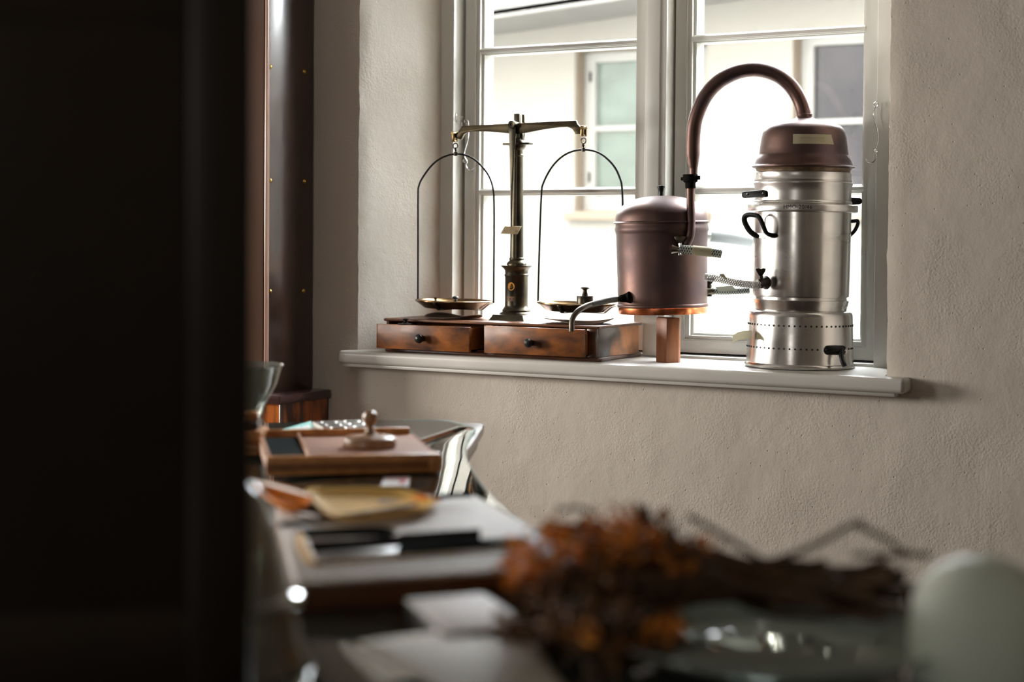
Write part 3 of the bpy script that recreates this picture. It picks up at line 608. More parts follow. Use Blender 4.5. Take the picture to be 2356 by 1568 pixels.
# inlet pipe: collar, sleeve and down pipe
IPD = -.103
ip = [(1595.5, 434), (1595, 480), (1595.2, 515), (1594, 535), (1590, 550), (1583, 562), (1574, 571)]
ipp = smooth_pts([PC(x, y, IPD + (.004 if i == 6 else -.006 if i == 5 else -.004 if i > 2 else 0)) for i, (x, y) in enumerate(ip)], 5)
dp = MB().tube(ipp, 9.6 * kk * .98, 24).build('down_pipe', COP, cdn)
m = MB(); cc = PC(1595.5, 427, IPD); m.lathe([(0, -.009), (11.5 * kk, -.009), (11.8 * kk, .006), (16.5 * kk, .010), (17 * kk, .026), (16 * kk, .029), (0, .029)], cc, 28)
m.box((cc.x - .027, cc.y - .004, cc.z + .013), (cc.x - .015, cc.y + .004, cc.z + .022), .001).box((cc.x + .012, cc.y - .006, cc.z + .014), (cc.x + .028, cc.y + .004, cc.z + .025), .001)
m.build('pipe_collar', DARKM, dp)
# taps and hoses
HB = hose_mat('braided_hose_dark', (.55, .58, .52), (.02, .035, .025), alpha_dark=.92)
HL = hose_mat('braided_hose_clear', (.85, .85, .85), (.35, .35, .40), alpha_dark=.35, n_around=6, pitch=170)
def tap(p, axis, wing_up=True, r=.009, m_=STEEL, par=None, wing=.016):
    axis = Vector(axis).normalized(); m = MB(); m.tube([p - axis * .004, p + axis * .002, p + axis * .012, p + axis * .02, p + axis * .03], [r * 1.7, r * 1.35, r, r * .95, r * .8], 16)
    q = p + axis * .016; m.tube([q - Vector((0, 0, .014)), q + Vector((0, 0, .018))], r * .62, 12)
    t = m.build('tap', m_, par)
    side = Vector((RT.x, RT.y, 0)); m = MB()
    wp = [q + Vector((0, 0, .016)) + side * a + Vector((0, 0, b)) for a, b in ((-.003, 0), (-wing * .8, .012), (-wing, .020), (-wing * .5, .022), (0, .019), (wing * .5, .022), (wing, .020), (wing * .8, .012), (.003, 0))]
    m.prism(wp, FW * .003, bev=.0008); m.build('tap_handle', m_, t); return t
p = PC(1555, 574, -.112); t1 = tap(p, RT * .85 - FW * .35 + Vector((0, 0, -.1)), par=cdn, m_=mat('worn_nickel_tap', (.32, .29, .25), (.18, .15, .12), scale=40, rough=.25, metal=1))
hp = smooth_pts([PC(x, y, d_) for x, y, d_ in ((1568, 573, -.125), (1590, 576, -.13), (1612, 578.5, -.135), (1640, 582, -.14), (1663, 586.5, -.145))], 4)
hz = MB().tube(hp, 10.2 * kk * .98, 20, cap=False).build('hose', HB, cdn); 
MB().tube([hp[-1], hp[-2]], 8 * kk, 16).build('hose_bore', DARKM, hz)
MB().tube([PC(1597, 576.5, -.1315), PC(1612, 578.5, -.1352), PC(1641, 582, -.1403)], 10.9 * kk, 20, cap=False).build('tape_label', TAPE, hz)
MB().tube([PC(1568, 573, -.125), PC(1572, 573.6, -.126)], 11.3 * kk, 20).tube([PC(1569, 560, -.131), PC(1571, 585, -.131)], .003, 8).build('hose_clip', STEEL, hz)
# right side: white corrugated outlet, tap with braided hose
ho = smooth_pts([PC(x, y, d_) for x, y, d_ in ((1612, 542, .03), (1640, 546, .045), (1680, 551.5, .06), (1732, 560, .075))], 5)
wt = MB().tube(ho, [12.2 * kk * (1 + .04 * (i % 2)) for i in range(len(ho))], 22).build('hose', translucent('whitish_plastic_tube', (.66, .68, .68), .6), cdn); wt['label'] = 'wide whitish plastic tube'
MB().tube([PC(1619, 543.5, .033), PC(1634, 545.5, .042)], [12.8 * kk, 13.2 * kk], 22).build('hose_clip', STEEL, wt)
t2 = tap(PC(1620, 672, .01), RT + Vector((0, 0, 0)), par=cdn, m_=BRD, r=.011)
h3 = smooth_pts([PC(x, y, .01) for x, y in ((1634, 670.5), (1660, 673), (1695, 673), (1725, 672.5))], 4)
hz3 = MB().tube(h3, 7.6 * kk, 18).build('hose', HB, cdn)
MB().prism([PC(1646, 663, -.0), PC(1686, 660, -.0), PC(1697, 672, -.004), PC(1656, 673, -.004)], -FW * .0006).build('tape_label', translucent('pale_tape', (.66, .66, .58), .4, .7), hz3)

# ------------------------------------------------------------------ aluminium still with copper helmet
pfb = PZ(1839, 852.5, SZ); SR = 125 * depth(pfb) / F * 1.035
vd = Vector((pfb.x - CAM.x, pfb.y - CAM.y, 0)).normalized()
QX, QY = pfb.x + vd.x * SR * .99, pfb.y + vd.y * SR * .99
QD = depth((QX, QY, 1.1)); kq = QD / F
stl = root('distilling_still', (QX, QY, SZ), 'tall aluminium still with copper dome and swan neck at the right end of the sill', 'still')
stl.rotation_euler = Matrix.Rotation(math.radians(.45), 3, FW).to_euler()
XC = 1838 + 5
# compensate the lean while measuring
def SP(pts): return prof_px(QX, QY, pts, XC)
zb = SP([(1, 846)])[0][1]
def S(pts): return [(r_, z_ + (SZ - zb) * 1.0) for r_, z_ in SP(pts)]
base = S([(0, 845), (120, 846), (125, 844), (126, 840), (124.5, 836.5), (122.5, 834.5), (122.5, 833), (121, 800), (118.4, 728), (117.4, 722), (114.5, 718), (110, 716), (106, 715)])
bs = MB().lathe(base, (QX, QY, 0), 128).build('stove_base', ALU, stl)
def holes(y, n, R_px, a_from, a_to, R2=None):
    r_, z_ = S([(R_px, y)])[0]; m = MB()
    for i in range(n):
        a = math.radians(a_from + (a_to - a_from) * i / (n - 1)); cx, cy = QX + r_ * math.cos(a), QY + r_ * math.sin(a)
        nx = Vector((math.cos(a), math.sin(a), 0)); tx = Vector((-nx.y, nx.x, 0)); v = []
        for lay in (0.0008, -.004):
            for q in range(8): v.append(Vector((cx, cy, z_)) + nx * lay + tx * math.cos(q * math.pi / 4) * .0026 + Vector((0, 0, math.sin(q * math.pi / 4) * .0026)))
        m.add(v, [tuple(range(8))] + [(q, (q + 1) % 8, 8 + (q + 1) % 8, 8 + q) for q in range(8)])
    o = m.build('vent_holes', GAPBLK, bs, smooth=False); o['kind'] = 'stuff'
va = math.degrees(math.atan2(CAM.y - QY, CAM.x - QX))
holes(747.5, 35, 119.4, va - 100, va + 100); holes(799, 21, 121.3, va - 100, va + 19)
holes(799, 4, 121.3, va + 58, va + 78)
bo = S([(100, 716), (104.5, 715), (106, 707), (109.3, 693), (109.5, 691.5), (105, 690.5), (104.6, 684.5), (109, 683.5), (109.4, 681), (110.6, 560), (111, 492), (119, 491.5)])
boiler = MB().lathe(bo, (QX, QY, 0), 128).build('boiler', ALU, stl)
MB().lathe(S([(112, 492), (122, 491), (124.5, 489.5), (125, 487), (125, 476.5), (124, 474.8), (121, 474.2), (108, 474)]), (QX, QY, 0), 128).build('boiler_rim', ALU2, stl)
ins = MB().lathe(S([(108, 475), (110, 472), (112, 469.5), (111.5, 467), (109.6, 465), (109.4, 446), (110.2, 432), (112.3, 428), (112.5, 424.5), (110.2, 422), (111.4, 418), (110, 415), (109.7, 404), (110.2, 401.5), (109, 400), (104, 399.5)]), (QX, QY, 0), 128).build('steamer_insert', ALU2, stl)
OXB = mat('scaly_brown_joint', (.10, .065, .04), (.20, .13, .07), scale=50, rough=.5, metal=.5, bump=.0005)
MB().lathe(S([(106, 401), (106.5, 396), (108.5, 392), (110, 390.5)]), (QX, QY, 0), 96).build('helmet_joint', OXB, stl)
dm = [(109, 391), (114, 390), (116.8, 388.3), (116.8, 386.8), (113.5, 385), (111.8, 382.5), (110.6, 380), (108.5, 374), (104.5, 364), (102.5, 362), (101.2, 358), (99.5, 345), (97, 325), (94, 309), (90, 300.5), (83, 293.5), (72, 288.5), (57, 284.3), (40, 280.5), (27, 277.5), (20.5, 275.5), (19, 273.5), (18.6, 271), (18.4, 266), (16, 265.5)]
hel = MB().lathe(S(dm), (QX, QY, 0), 128).build('copper_helmet', COP, stl)
# swan neck
top = Vector((QX, QY, S([(1, 271)])[0][1]))
dX = projx(QX, QY, top.z)
sn = [(1851 - 0, 274, 0), (1848.5, 255, 0), (1840.5, 231, 0), (1824, 203, 0), (1798.5, 178.5, -.01), (1766, 164, -.02), (1732.6, 159.7, -.035), (1698, 165, -.05), (1663.8, 181, -.065), (1639, 201, -.075), (1620, 226, -.085), (1606.5, 255, -.09), (1598, 285, -.095), (1595, 315, -.1), (1594.3, 350, -.1), (1594.5, 358, -.1), (1595.2, 378, -.1), (1595.6, 388, -.1), (1595.6, 402, -.1)]
rr_ = [18.0, 17.3, 16.9, 16.7, 16.6, 16.6, 16.6, 16.6, 16.6, 16.6, 16.6, 16.6, 16.6, 16.6, 16.3, 15.8, 12, 9.8, 9.4]
CDN_D = depth(PC(1595.5, 427, IPD))
Qm = Matrix.Translation((QX, QY, SZ)) @ stl.rotation_euler.to_matrix().to_4x4() @ Matrix.Translation((-QX, -QY, -SZ)); Qi = Qm.inverted()
npts = []; nr = []
sp3 = []
for i, (x, y, d_) in enumerate(sn):
    t = min(1, i / 13); D_ = QD + (CDN_D - QD) * t; sp3.append(Qi @ PD(x, y, D_)); nr.append(rr_[i] * D_ / F)
pp = smooth_pts(sp3, 4); rr2 = []
for i in range(len(nr) - 1):
    for q in range(4): rr2.append(nr[i] + (nr[i + 1] - nr[i]) * q / 4)
rr2.append(nr[-1])
sw = MB().tube(pp, rr2, 32).build('swan_neck', COP, hel)
# tape label on the dome
def dome_patch(px0, px1, y0, y1, prof, mat_, par, name, lift=.0008, cut=0):
    """patch following a turned surface between photo columns/rows"""
    pr = S(prof); v = []; f = []; nx_, ny_ = 12, 4
    vdir = math.atan2(CAM.y - QY, CAM.x - QX)
    for j in range(ny_ + 1):
        z_ = PD(XC + 7, y0 + (y1 - y0) * j / ny_, QD).z + (SZ - zb)
        for (ra, za), (rb, zb2) in zip(pr, pr[1:]):
            if min(za, zb2) <= z_ <= max(za, zb2) and za != zb2: R_ = ra + (rb - ra) * (z_ - za) / (zb2 - za)
        for i in range(nx_ + 1):
            px_ = px0 + (px1 - px0) * i / nx_ - (cut * (1 - j / ny_) if i == nx_ else 0)
            a = vdir + math.asin(max(-1, min(1, (px_ - (XC + 7)) * kq / R_))); v.append((QX + (R_ + lift) * math.cos(a), QY + (R_ + lift) * math.sin(a), z_))
    for j in range(ny_):
        for i in range(nx_): a = j * (nx_ + 1) + i; f.append((a, a + 1, a + nx_ + 2, a + nx_ + 1))
    return MB().add(v, f).build(name, mat_, par)
tl = dome_patch(1826, 1916, 317.5, 339.5, dm, TAPE, hel, 'tape_label', cut=6)
dome_patch(1842, 1895, 324, 328, dm, mat('faint_pencil', (.42, .37, .24), rough=.8), tl, 'faint_writing', lift=.0012)
# handles
BM = mat('black_handle_plastic', (.008, .008, .008), rough=.5, spec=.12)
def SD(x, y, dD): return Qi @ PD(x, y, QD + dD)
m = MB(); m.prism([SD(1711, 440, -.02), SD(1760, 436.5, -.075), SD(1763, 440, -.08), SD(1762.5, 452, -.08), SD(1759, 453.5, -.078), SD(1711, 455.5, -.02), SD(1708.5, 451, -.018), SD(1708.5, 443, -.018)], FW * .012 + RT * -.001, bev=.003)
hh = m.build('handle', BM, ins)
for x, y, d_ in ((1720, 446.5, -.031), (1756, 445, -.074)): MB().lathe([(0, .004), (.002, .003), (.003, 0)], (0, 0, 0), 12, M=Matrix.Translation(SD(x, y, d_)) @ Matrix.Rotation(math.atan2(RT.y, RT.x), 4, 'Z') @ Matrix.Rotation(math.pi / 2, 4, 'X')).build('rivet', CHR, hh)
m = MB(); m.prism([SD(1960, 453, -.01), SD(1979, 454.5, -.01), SD(1984.5, 458, -.01), SD(1985, 464, -.01), SD(1982, 469, -.01), SD(1976, 470, -.01), SD(1960, 470.5, -.01)], FW * .04, bev=.004); m.build('handle', BM, ins)
# looped handles of the boiler: flat bar ends on the pot, loop standing off
lp = [(1784, 541.5, -.098), (1772, 540, -.10), (1763, 534, -.102), (1756.5, 520, -.105), (1750, 505, -.105), (1743, 496.5, -.10), (1733, 494, -.09), (1721, 494, -.075), (1713.5, 499, -.065), (1713, 508, -.062), (1718, 520, -.062), (1726, 532, -.063), (1738, 541, -.065), (1748, 543, -.068)]
MB().tube(smooth_pts([SD(*q) for q in lp], 4), 6.2 * kq, 14, flat=.8).build('handle', BM, boiler)
MB().prism([SD(1733, 535, -.06), SD(1775, 538, -.1), SD(1773, 547.5, -.1), SD(1737, 547, -.062)], FW * .002).build('handle_plate', ALU, boiler)
lp = [(1952, 509, -.01), (1966, 508, -.012), (1972.5, 507.5, -.012), (1974, 513, -.012), (1971, 522, -.012), (1965, 532, -.01), (1957, 540, -.01), (1950, 547, -.005)]
MB().tube(smooth_pts([SD(*q) for q in lp], 4), 4.2 * kq, 12).build('handle', BM, boiler)
# front left tap and clear hose
t3 = tap(SD(1760, 650, -.095), -RT * .75 - FW * .6, par=boiler, m_=mat('dark_bronze_tap', (.05, .042, .034), rough=.4, metal=.7), r=.0105, wing=.0135)
hp = smooth_pts([SD(x, y, d_) for x, y, d_ in ((1748, 655, -.125), (1730, 655, -.13), (1700, 651, -.13), (1675, 646, -.128), (1650, 640, -.125), (1622, 637, -.12))], 4)
h4 = MB().tube(hp, 8.3 * kq, 20, cap=False).build('hose', HL, boiler); h4['label'] = 'clear braided hose'
MB().tube([SD(1656, 631.5, -.128), SD(1663, 633, -.129), SD(1671, 641, -.14)], [.002, .005, .002], 8).build('tape_scrap', mat('olive_tape', (.25, .22, .13), rough=.8), h4)
# drain tap on the stove base
m = MB(); m.tube([SD(1898, 805, -.118), SD(1903, 805, -.124), SD(1925, 805, -.124), SD(1938, 805, -.118)], [.0135, .0125, .0125, .0125], 20)
dt = m.build('drain_tap', BLKP, bs)
m = MB(); m.tube(smooth_pts([SD(1941, 800, -.122), SD(1936.5, 808, -.135), SD(1936, 820, -.142), SD(1939, 832, -.147), (SD(1944, 842, -.15))], 4), .0062, 14); m.build('drain_spout', BLKP, dt)
m = MB(); m.prism([SD(1893, 790, -.105), SD(1912, 790, -.12), SD(1912, 816, -.12), SD(1893, 816, -.105), SD(1888, 810, -.1), SD(1887, 797, -.1)], FW * .006, bev=.002); m.build('escutcheon', DARKM, dt)
MB().tube([SD(1944, 800, -.106), SD(1946, 808, -.104), SD(1943, 816, -.104)], .003, 8).build('clip', CHR, dt)
# strip of tape stuck to the base
v = []; 
tpx = [(1730, 760, 0, 779), (1712, 760.5, -.012, 779.5), (1698, 763.5, -.02, 783), (1690, 768, -.025, 788), (1686, 772, -.028, 790.5)]
for x, y, d_, y2 in tpx: v += [SD(x, y, d_ - .05), SD(x + (0 if x != 1686 else -1), y2 - (0 if x > 1700 else 1), d_ - .05)]
MB().add(v, [(2 * i, 2 * i + 1, 2 * i + 3, 2 * i + 2) for i in range(4)]).build('tape_strip', TAPE, bs)
# hand lettered number wrapped round the rim
cu = bpy.data.curves.new('t', 'FONT'); cu.body = 'HMO-20/46'; cu.size = .0145; cu.align_x = 'CENTER'; cu.align_y = 'CENTER'; cu.space_character = 1.05; cu.resolution_u = 4
to = bpy.data.objects.new('t', cu); COL.objects.link(to); dg = bpy.context.evaluated_depsgraph_get(); me = bpy.data.meshes.new_from_object(to.evaluated_get(dg)); 
bm = bmesh.new(); bm.from_mesh(me); bmesh.ops.triangulate(bm, faces=bm.faces[:])
rr0, zz0 = S([(125, 481.5)])[0]; a0 = math.atan2(CAM.y - QY, CAM.x - QX) + (1836 - (XC + 4)) * kq / rr0
for v in bm.verts: aa = a0 + v.co.x / rr0; v.co = Vector((QX + (rr0 + .0006) * math.cos(aa), QY + (rr0 + .0006) * math.sin(aa), zz0 + v.co.y * 1.0))
o = MB().bm(bm).build('inventory_number', mat('black_marker', (.02, .02, .02), rough=.6), stl, smooth=False); bpy.data.objects.remove(to); bpy.data.meshes.remove(me)

# ------------------------------------------------------------------ cabinet against the wall, left of the window
CXR = -1.05
cab = root('wall_cabinet', (-1.5, -.12, 0), 'tall dark wooden cabinet with brass studs against the wall left of the window', 'cabinet')
yf = PX(614, 500, CXR).y
m = MB(); m.box((-2.1, yf, .775), (CXR, -.006, 2.55), .004); m.build('body', CABD, cab)
MB().box((-2.1, yf - .008, .78), (CXR - .006, yf + .002, 2.54), .004).build('door', CABF, cab)
MB().box((CXR - .006, yf - .006, .78), (CXR + .004, yf + .008, 2.54), .003).build('corner_bead', mat('pale_bead', (.34, .21, .16), rough=.3), cab)  # bead coloured paler than the door
pxr = -.983
yp = PX(645, 915, pxr).y
m = MB(); m.box((-2.15, yp + .012, 0), (pxr - .008, -.006, .757)).build('plinth', CABO, cab)
MB().box((-2.16, yp - .004, .752), (pxr + .003, -.004, .779), .006).build('plinth_moulding', mat('dark_plinth_moulding', (.05, .02, .018), rough=.25, coat=.4), cab)
MB().box((pxr - .010, yp + .006, 0), (pxr - .002, yp + .020, .753), .002).build('corner_post', CABD, cab)
BRN = mat('brass_nail', (.55, .36, .10), rough=.25, metal=1)
nails = [(621, 153), (700, 165), (621, 415), (700, 417), (621, 670), (698, 669)]
base_nail = None
for i, (x, y) in enumerate(nails):
    p = PX(x, y, CXR)
    if base_nail is None:
        M = Matrix.Rotation(math.pi / 2, 4, 'Y')
        o = MB().lathe([(.0075, 0), (.0072, .002), (.005, .0045), (.002, .0058), (0, .006)], (0, 0, 0), 16, M=M).build('brass_stud', BRN, cab); base_nail = o
    else: o = base_nail.copy(); COL.objects.link(o); o.parent = cab
    o.location = p - ORG[cab.name]

# ------------------------------------------------------------------ glass topped counter
GZ = .85
cnt = root('display_counter', UD(-.3, 2.4, 0), 'long dark wooden counter with a wavy edged glass top in the foreground', 'counter')
right_edge = [(-.140, 3.452), (-.118, 3.42), (-.092, 3.36), (-.074, 3.303), (-.079, 3.24), (-.082, 3.178), (-.085, 3.042), (-.083, 2.930), (-.077, 2.843), (-.070, 2.761), (-.059, 2.659), (-.048, 2.564), (-.030, 2.442), (-.015, 2.354), (.000, 2.28), (.02, 2.20), (.06, 2.09), (.14, 1.96), (.26, 1.88), (.42, 1.84), (.62, 1.82)]
far = [(-.62, 3.35), (-.501, 3.375), (-.288, 3.439), (-.225, 3.452), (-.161, 3.456)]
out = far + [tuple(p[:2]) for p in smooth_pts([(a, b, 0) for a, b in right_edge], 3)] + [(.62, .75), (-.62, .75)]
gl = MB().prism([UD(a, b, GZ - .008) for a, b in out], (0, 0, .008), bev=.0012)
g = gl.build('glass_top', TOPG, cnt, ang=50)
eo = [UD(a, b, 0) for a, b in out[3:-2]]
m = MB(); m.tube([Vector((p.x, p.y, GZ - .004)) for p in eo], .0042, 8, flat=1.0); m.build('glass_rim', GEDGE, cnt)
def off(poly, d):
    n = len(poly); r = []
    for i in range(n):
        a = Vector(poly[i - 1]); b = Vector(poly[i]); c = Vector(poly[(i + 1) % n]); t = (c - a).normalized(); nn = Vector((t.y, -t.x)); r.append(tuple(b + nn * d))
    return r
crn = [(-.60, 3.39), (-.12, 3.475), (-.070, 3.478), (-.057, 3.465), (-.059, 3.40), (-.068, 3.24), (-.076, 3.10), (-.088, 2.96), (-.088, 2.84), (-.075, 2.70), (-.055, 2.50), (-.02, 2.28), (.05, 2.03), (.14, 1.92), (.3, 1.83), (.60, 1.79), (.60, .8), (-.60, .8)]
for nm, ins_, z0, z1, mt in (('top_moulding', 0, GZ - .030, GZ - .0085, mat('greyed_brown_moulding', (.13, .095, .075), (.07, .045, .035), scale=14, rough=.3, coat=.3)), ('cove_moulding', .012, GZ - .055, GZ - .030, BLACKW), ('lower_moulding', .028, GZ - .085, GZ - .055, CABD), ('counter_body', .05, 0, GZ - .085, CABD)):
    pp_ = [(a - ins_ * (1 if a > -.3 else -1), b - ins_ * (1 if b > 2 else -1)) for a, b in crn]
    MB().prism([UD(a, b, z0) for a, b in pp_], (0, 0, z1 - z0), bev=.004 if ins_ < .04 else 0).build(nm, mt, cnt)

# dark framed board standing on the counter close to the lens
cp = root('dark_wooden_screen', UD(-.45, 1.33, GZ), 'near-black wooden screen board filling the left side of the view', 'screen')
e = UD((580 - PCX) / F * 1.33, 1.33, 0) - CAM; e = Vector((e.x, e.y, 0)); fd = e.normalized(); rd = Vector((fd.y, -fd.x, 0)); P0 = Vector((CAM.x, CAM.y, 0)) + e
Mx = Matrix(((rd.x, fd.x, 0, P0.x), (rd.y, fd.y, 0, P0.y), (0, 0, 1, 0), (0, 0, 0, 1)))
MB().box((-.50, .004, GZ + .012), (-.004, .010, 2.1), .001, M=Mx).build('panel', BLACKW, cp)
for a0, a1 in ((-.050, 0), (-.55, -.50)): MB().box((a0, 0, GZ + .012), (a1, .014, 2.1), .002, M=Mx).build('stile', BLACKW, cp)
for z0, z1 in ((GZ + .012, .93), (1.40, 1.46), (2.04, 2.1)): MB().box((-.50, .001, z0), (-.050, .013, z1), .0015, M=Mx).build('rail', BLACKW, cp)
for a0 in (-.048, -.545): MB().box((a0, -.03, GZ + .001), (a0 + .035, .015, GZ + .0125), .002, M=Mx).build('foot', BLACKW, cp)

# ------------------------------------------------------------------ things on the counter (far to near)
def UDb(u0, u1, d0, d1, z0, z1, rot=0, bev=.002, mb=None, tiltx=0):
    cu_, cd_ = (u0 + u1) / 2, (d0 + d1) / 2; c = UD(cu_, cd_, (z0 + z1) / 2)
    M = Matrix.Translation(c) @ Matrix.Rotation(math.atan2(RT.y, RT.x) + rot, 4, 'Z') @ Matrix.Rotation(tiltx, 4, 'X')
    mb = mb or MB(); return mb.box((-(u1 - u0) / 2, -(d1 - d0) / 2, -(z1 - z0) / 2), ((u1 - u0) / 2, (d1 - d0) / 2, (z1 - z0) / 2), bev, M=M)
# bowl
bc = UD(-.535, 3.18, GZ); bwl = root('glass_bowl', bc, 'grey glass bowl with flaring rim behind the wooden tray, half hidden by the dark screen', 'bowl')
rz = PD(560, 838, 3.18).z - GZ; BR = (653 - (1178 + bc.x * 0)) ; BRr = .0975
ubr = (653 - 1178) * 3.18 / F; BRr = ubr - (-.535)
BG = bpy.data.materials.new('smoky_glass'); BG = mat('smoky_glass', (.16, .18, .165), rough=.06, spec=.8, coat=.6)
BG2 = thin_glass('clear_grey_glass', (.62, .66, .62), dirt=.22, refl=2.2, dirtcol=(.42, .44, .40))
prof = [(0, 0), (.045, 0), (.048, .004), (.044, .012), (.05, .03), (.060, .06), (BRr * .86, rz * .72), (BRr * .96, rz * .96), (BRr, rz * .985), (BRr, rz), (BRr * .975, rz), (BRr * .93, rz * .95), (BRr * .82, rz * .7), (.05, .06), (.03, .03), (0, .025)]
MB().lathe(prof, bc, 64).build('bowl_body', BG2, bwl)
# wooden press at the edge of the cupboard
bp_ = root('wooden_press', UD(-.47, 2.93, GZ), 'brown wooden block stack with round knob left of the wooden tray', 'press')
ph = lambda y, D_: PD(600, y, D_).z
UDb(-.53, -.437, 2.86, 2.96, GZ, ph(1033, 2.9), bev=.004).build('base_block', WOODB, bp_)
UDb(-.53, -.434, 2.86, 2.94, ph(1033, 2.9), ph(1018, 2.9), bev=.003).build('pale_slat', WOODL, bp_)
UDb(-.53, -.436, 2.87, 2.96, ph(1018, 2.9), ph(988, 2.9), bev=.006).build('upper_block', WOODB, bp_)
UDb(-.53, -.444, 2.88, 2.95, ph(988, 2.9), ph(968, 2.9), bev=.006).build('dark_block', CABD, bp_)
c = UD(-.461, 2.91, ph(968, 2.9)); MB().lathe([(.012, 0), (.0135, .004), (.016, .010), (.013, .015), (0, .0165)], c, 24).build('knob', WOODB, bp_)
# teal slip
T_ = root('teal_paper_slip', UD(-.43, 3.25, GZ), 'small teal and white printed paper slip lying on the glass behind the tray', 'paper')
tz = GZ + .0008
q = [PZ(612, 998, tz), PZ(716, 969, tz), PZ(719, 982, tz), PZ(717, 989, tz), PZ(640, 1003, tz)]
MB().prism(q, (0, 0, .0012)).build('slip', mat('teal_paper', (.22, .52, .47), (.30, .60, .55), scale=20, rough=.7), T_)
m = MB()
for a, b, c2, d in (((650, 993), (712, 978), (716, 984), (655, 998)), ((662, 987), (690, 980.5), (692, 983), (664, 989.5)), ((696, 980), (712, 976), (713, 978), (697, 982))):
    m.prism([PZ(*p, tz + .0013) for p in (a, b, c2, d)], (0, 0, .0002))
m.build('white_print', mat('white_ink', (.7, .74, .72), rough=.8), T_); 
# metal mould with oval cups
mo = root('metal_mould', UD(-.30, 3.13, GZ), 'small shiny metal mould with two rows of oval cups behind the wooden tray', 'mould')
zm = GZ + .020
o4 = [PZ(719, 969, zm), PZ(832, 964, zm), PZ(880, 990, zm), PZ(764, 996, zm)]
MB().prism([Vector((p.x, p.y, GZ)) for p in o4], (0, 0, .0085), bev=.001).build('lower_plate', STEEL, mo)
MB().prism([Vector((p.x, p.y, GZ + .0105)) for p in o4], (0, 0, .0095), bev=.001).build('upper_plate', mat('brushed_mould_metal', (.5, .49, .46), rough=.35, metal=1), mo)
CUPM = mat('polished_cup', (.9, .9, .88), rough=.08, metal=1)
A0, A1, A3 = o4[0], o4[1], o4[3]
for r_ in range(2):
    for s__ in range(4):
        c = A0 + (A1 - A0) * (.27 + .46 * r_) + (A3 - A0) * (.16 + .23 * s__); c.z = zm
        M = Matrix.Translation(c) @ Matrix.Rotation(math.atan2((A1 - A0).y, (A1 - A0).x), 4, 'Z') @ Matrix.Diagonal((1, .55, 1, 1))
        MB().lathe([(.0165, .0004), (.0155, .0010), (.0145, .0004)], (0, 0, 0), 20, M=M).build('cup_rim', CUPM, mo)
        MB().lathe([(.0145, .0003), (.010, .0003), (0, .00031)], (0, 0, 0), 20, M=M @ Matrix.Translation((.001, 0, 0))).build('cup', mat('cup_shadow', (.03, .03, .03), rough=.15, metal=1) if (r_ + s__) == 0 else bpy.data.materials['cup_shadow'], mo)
# wooden pill tray
tr = root('wooden_tray', UD(-.26, 2.79, GZ), 'shallow wooden tray with a dark compartment on the counter glass', 'tray')
tzt = .885
a, b, c, d = PZ(952, 984, tzt), PZ(1018, 1041, tzt), PZ(612, 1050, tzt), PZ(600, 1002, tzt)      # back right, front right, front left, back left
d = a + (c - b)
cen = (a + b + c + d) / 4
def Q(s_, t, z): p = d + (a - d) * s_ + (c - d) * t; return Vector((p.x, p.y, z))   # s: left->right, t: back->front
MB().prism([Q(0, 0, GZ + .010), Q(1, 0, GZ + .010), Q(1, 1, GZ + .010), Q(0, 1, GZ + .010)], (0, 0, .014), bev=.001).build('tray_floor', WOODT, tr)
MB().prism([Q(0, .955, GZ + .004), Q(.995, .955, GZ + .004), Q(.995, 1, GZ + .004), Q(0, 1, GZ + .004)], (0, 0, .0300), bev=.0015).build('front_rail', WOODB, tr)
MB().prism([Q(0, -.02, GZ + .010), Q(.97, -.02, GZ + .010), Q(.97, .012, GZ + .010), Q(0, .012, GZ + .010)], (0, 0, .0265), bev=.0015).build('back_rail', WOODB, tr)
MB().prism([Q(.985, 0, GZ + .004), Q(1.0, 0, GZ + .004), Q(1.0, 1, GZ + .004), Q(.985, 1, GZ + .004)], (0, 0, .0215), bev=.002).build('end_rail', WOODT, tr)
MB().prism([Q(.915, .88, GZ + .0005), Q(1.004, .88, GZ + .0005), Q(1.004, 1.014, GZ + .0005), Q(.915, 1.014, GZ + .0005)], (0, 0, .0335), bev=.010, seg=5).build('foot', WOODB, tr)
MB().prism([Q(.035, .06, GZ + .0235), Q(.245, .06, GZ + .0235), Q(.245, .93, GZ + .0235), Q(.035, .93, GZ + .0235)], (0, 0, .0012)).build('dark_compartment', mat('black_green_felt', (.008, .012, .012), rough=1.0, spec=0.05), tr)
MB().prism([Q(.245, .02, GZ + .0235), Q(.262, .02, GZ + .0235), Q(.262, .96, GZ + .0235), Q(.245, .96, GZ + .0235)], (0, 0, .008), bev=.001).build('divider', WOODL, tr)
MB().prism([Q(.0, .02, GZ + .0235), Q(.034, .02, GZ + .0235), Q(.034, .96, GZ + .0235), Q(.0, .96, GZ + .0235)], (0, 0, .008), bev=.001).build('divider', WOODL, tr)
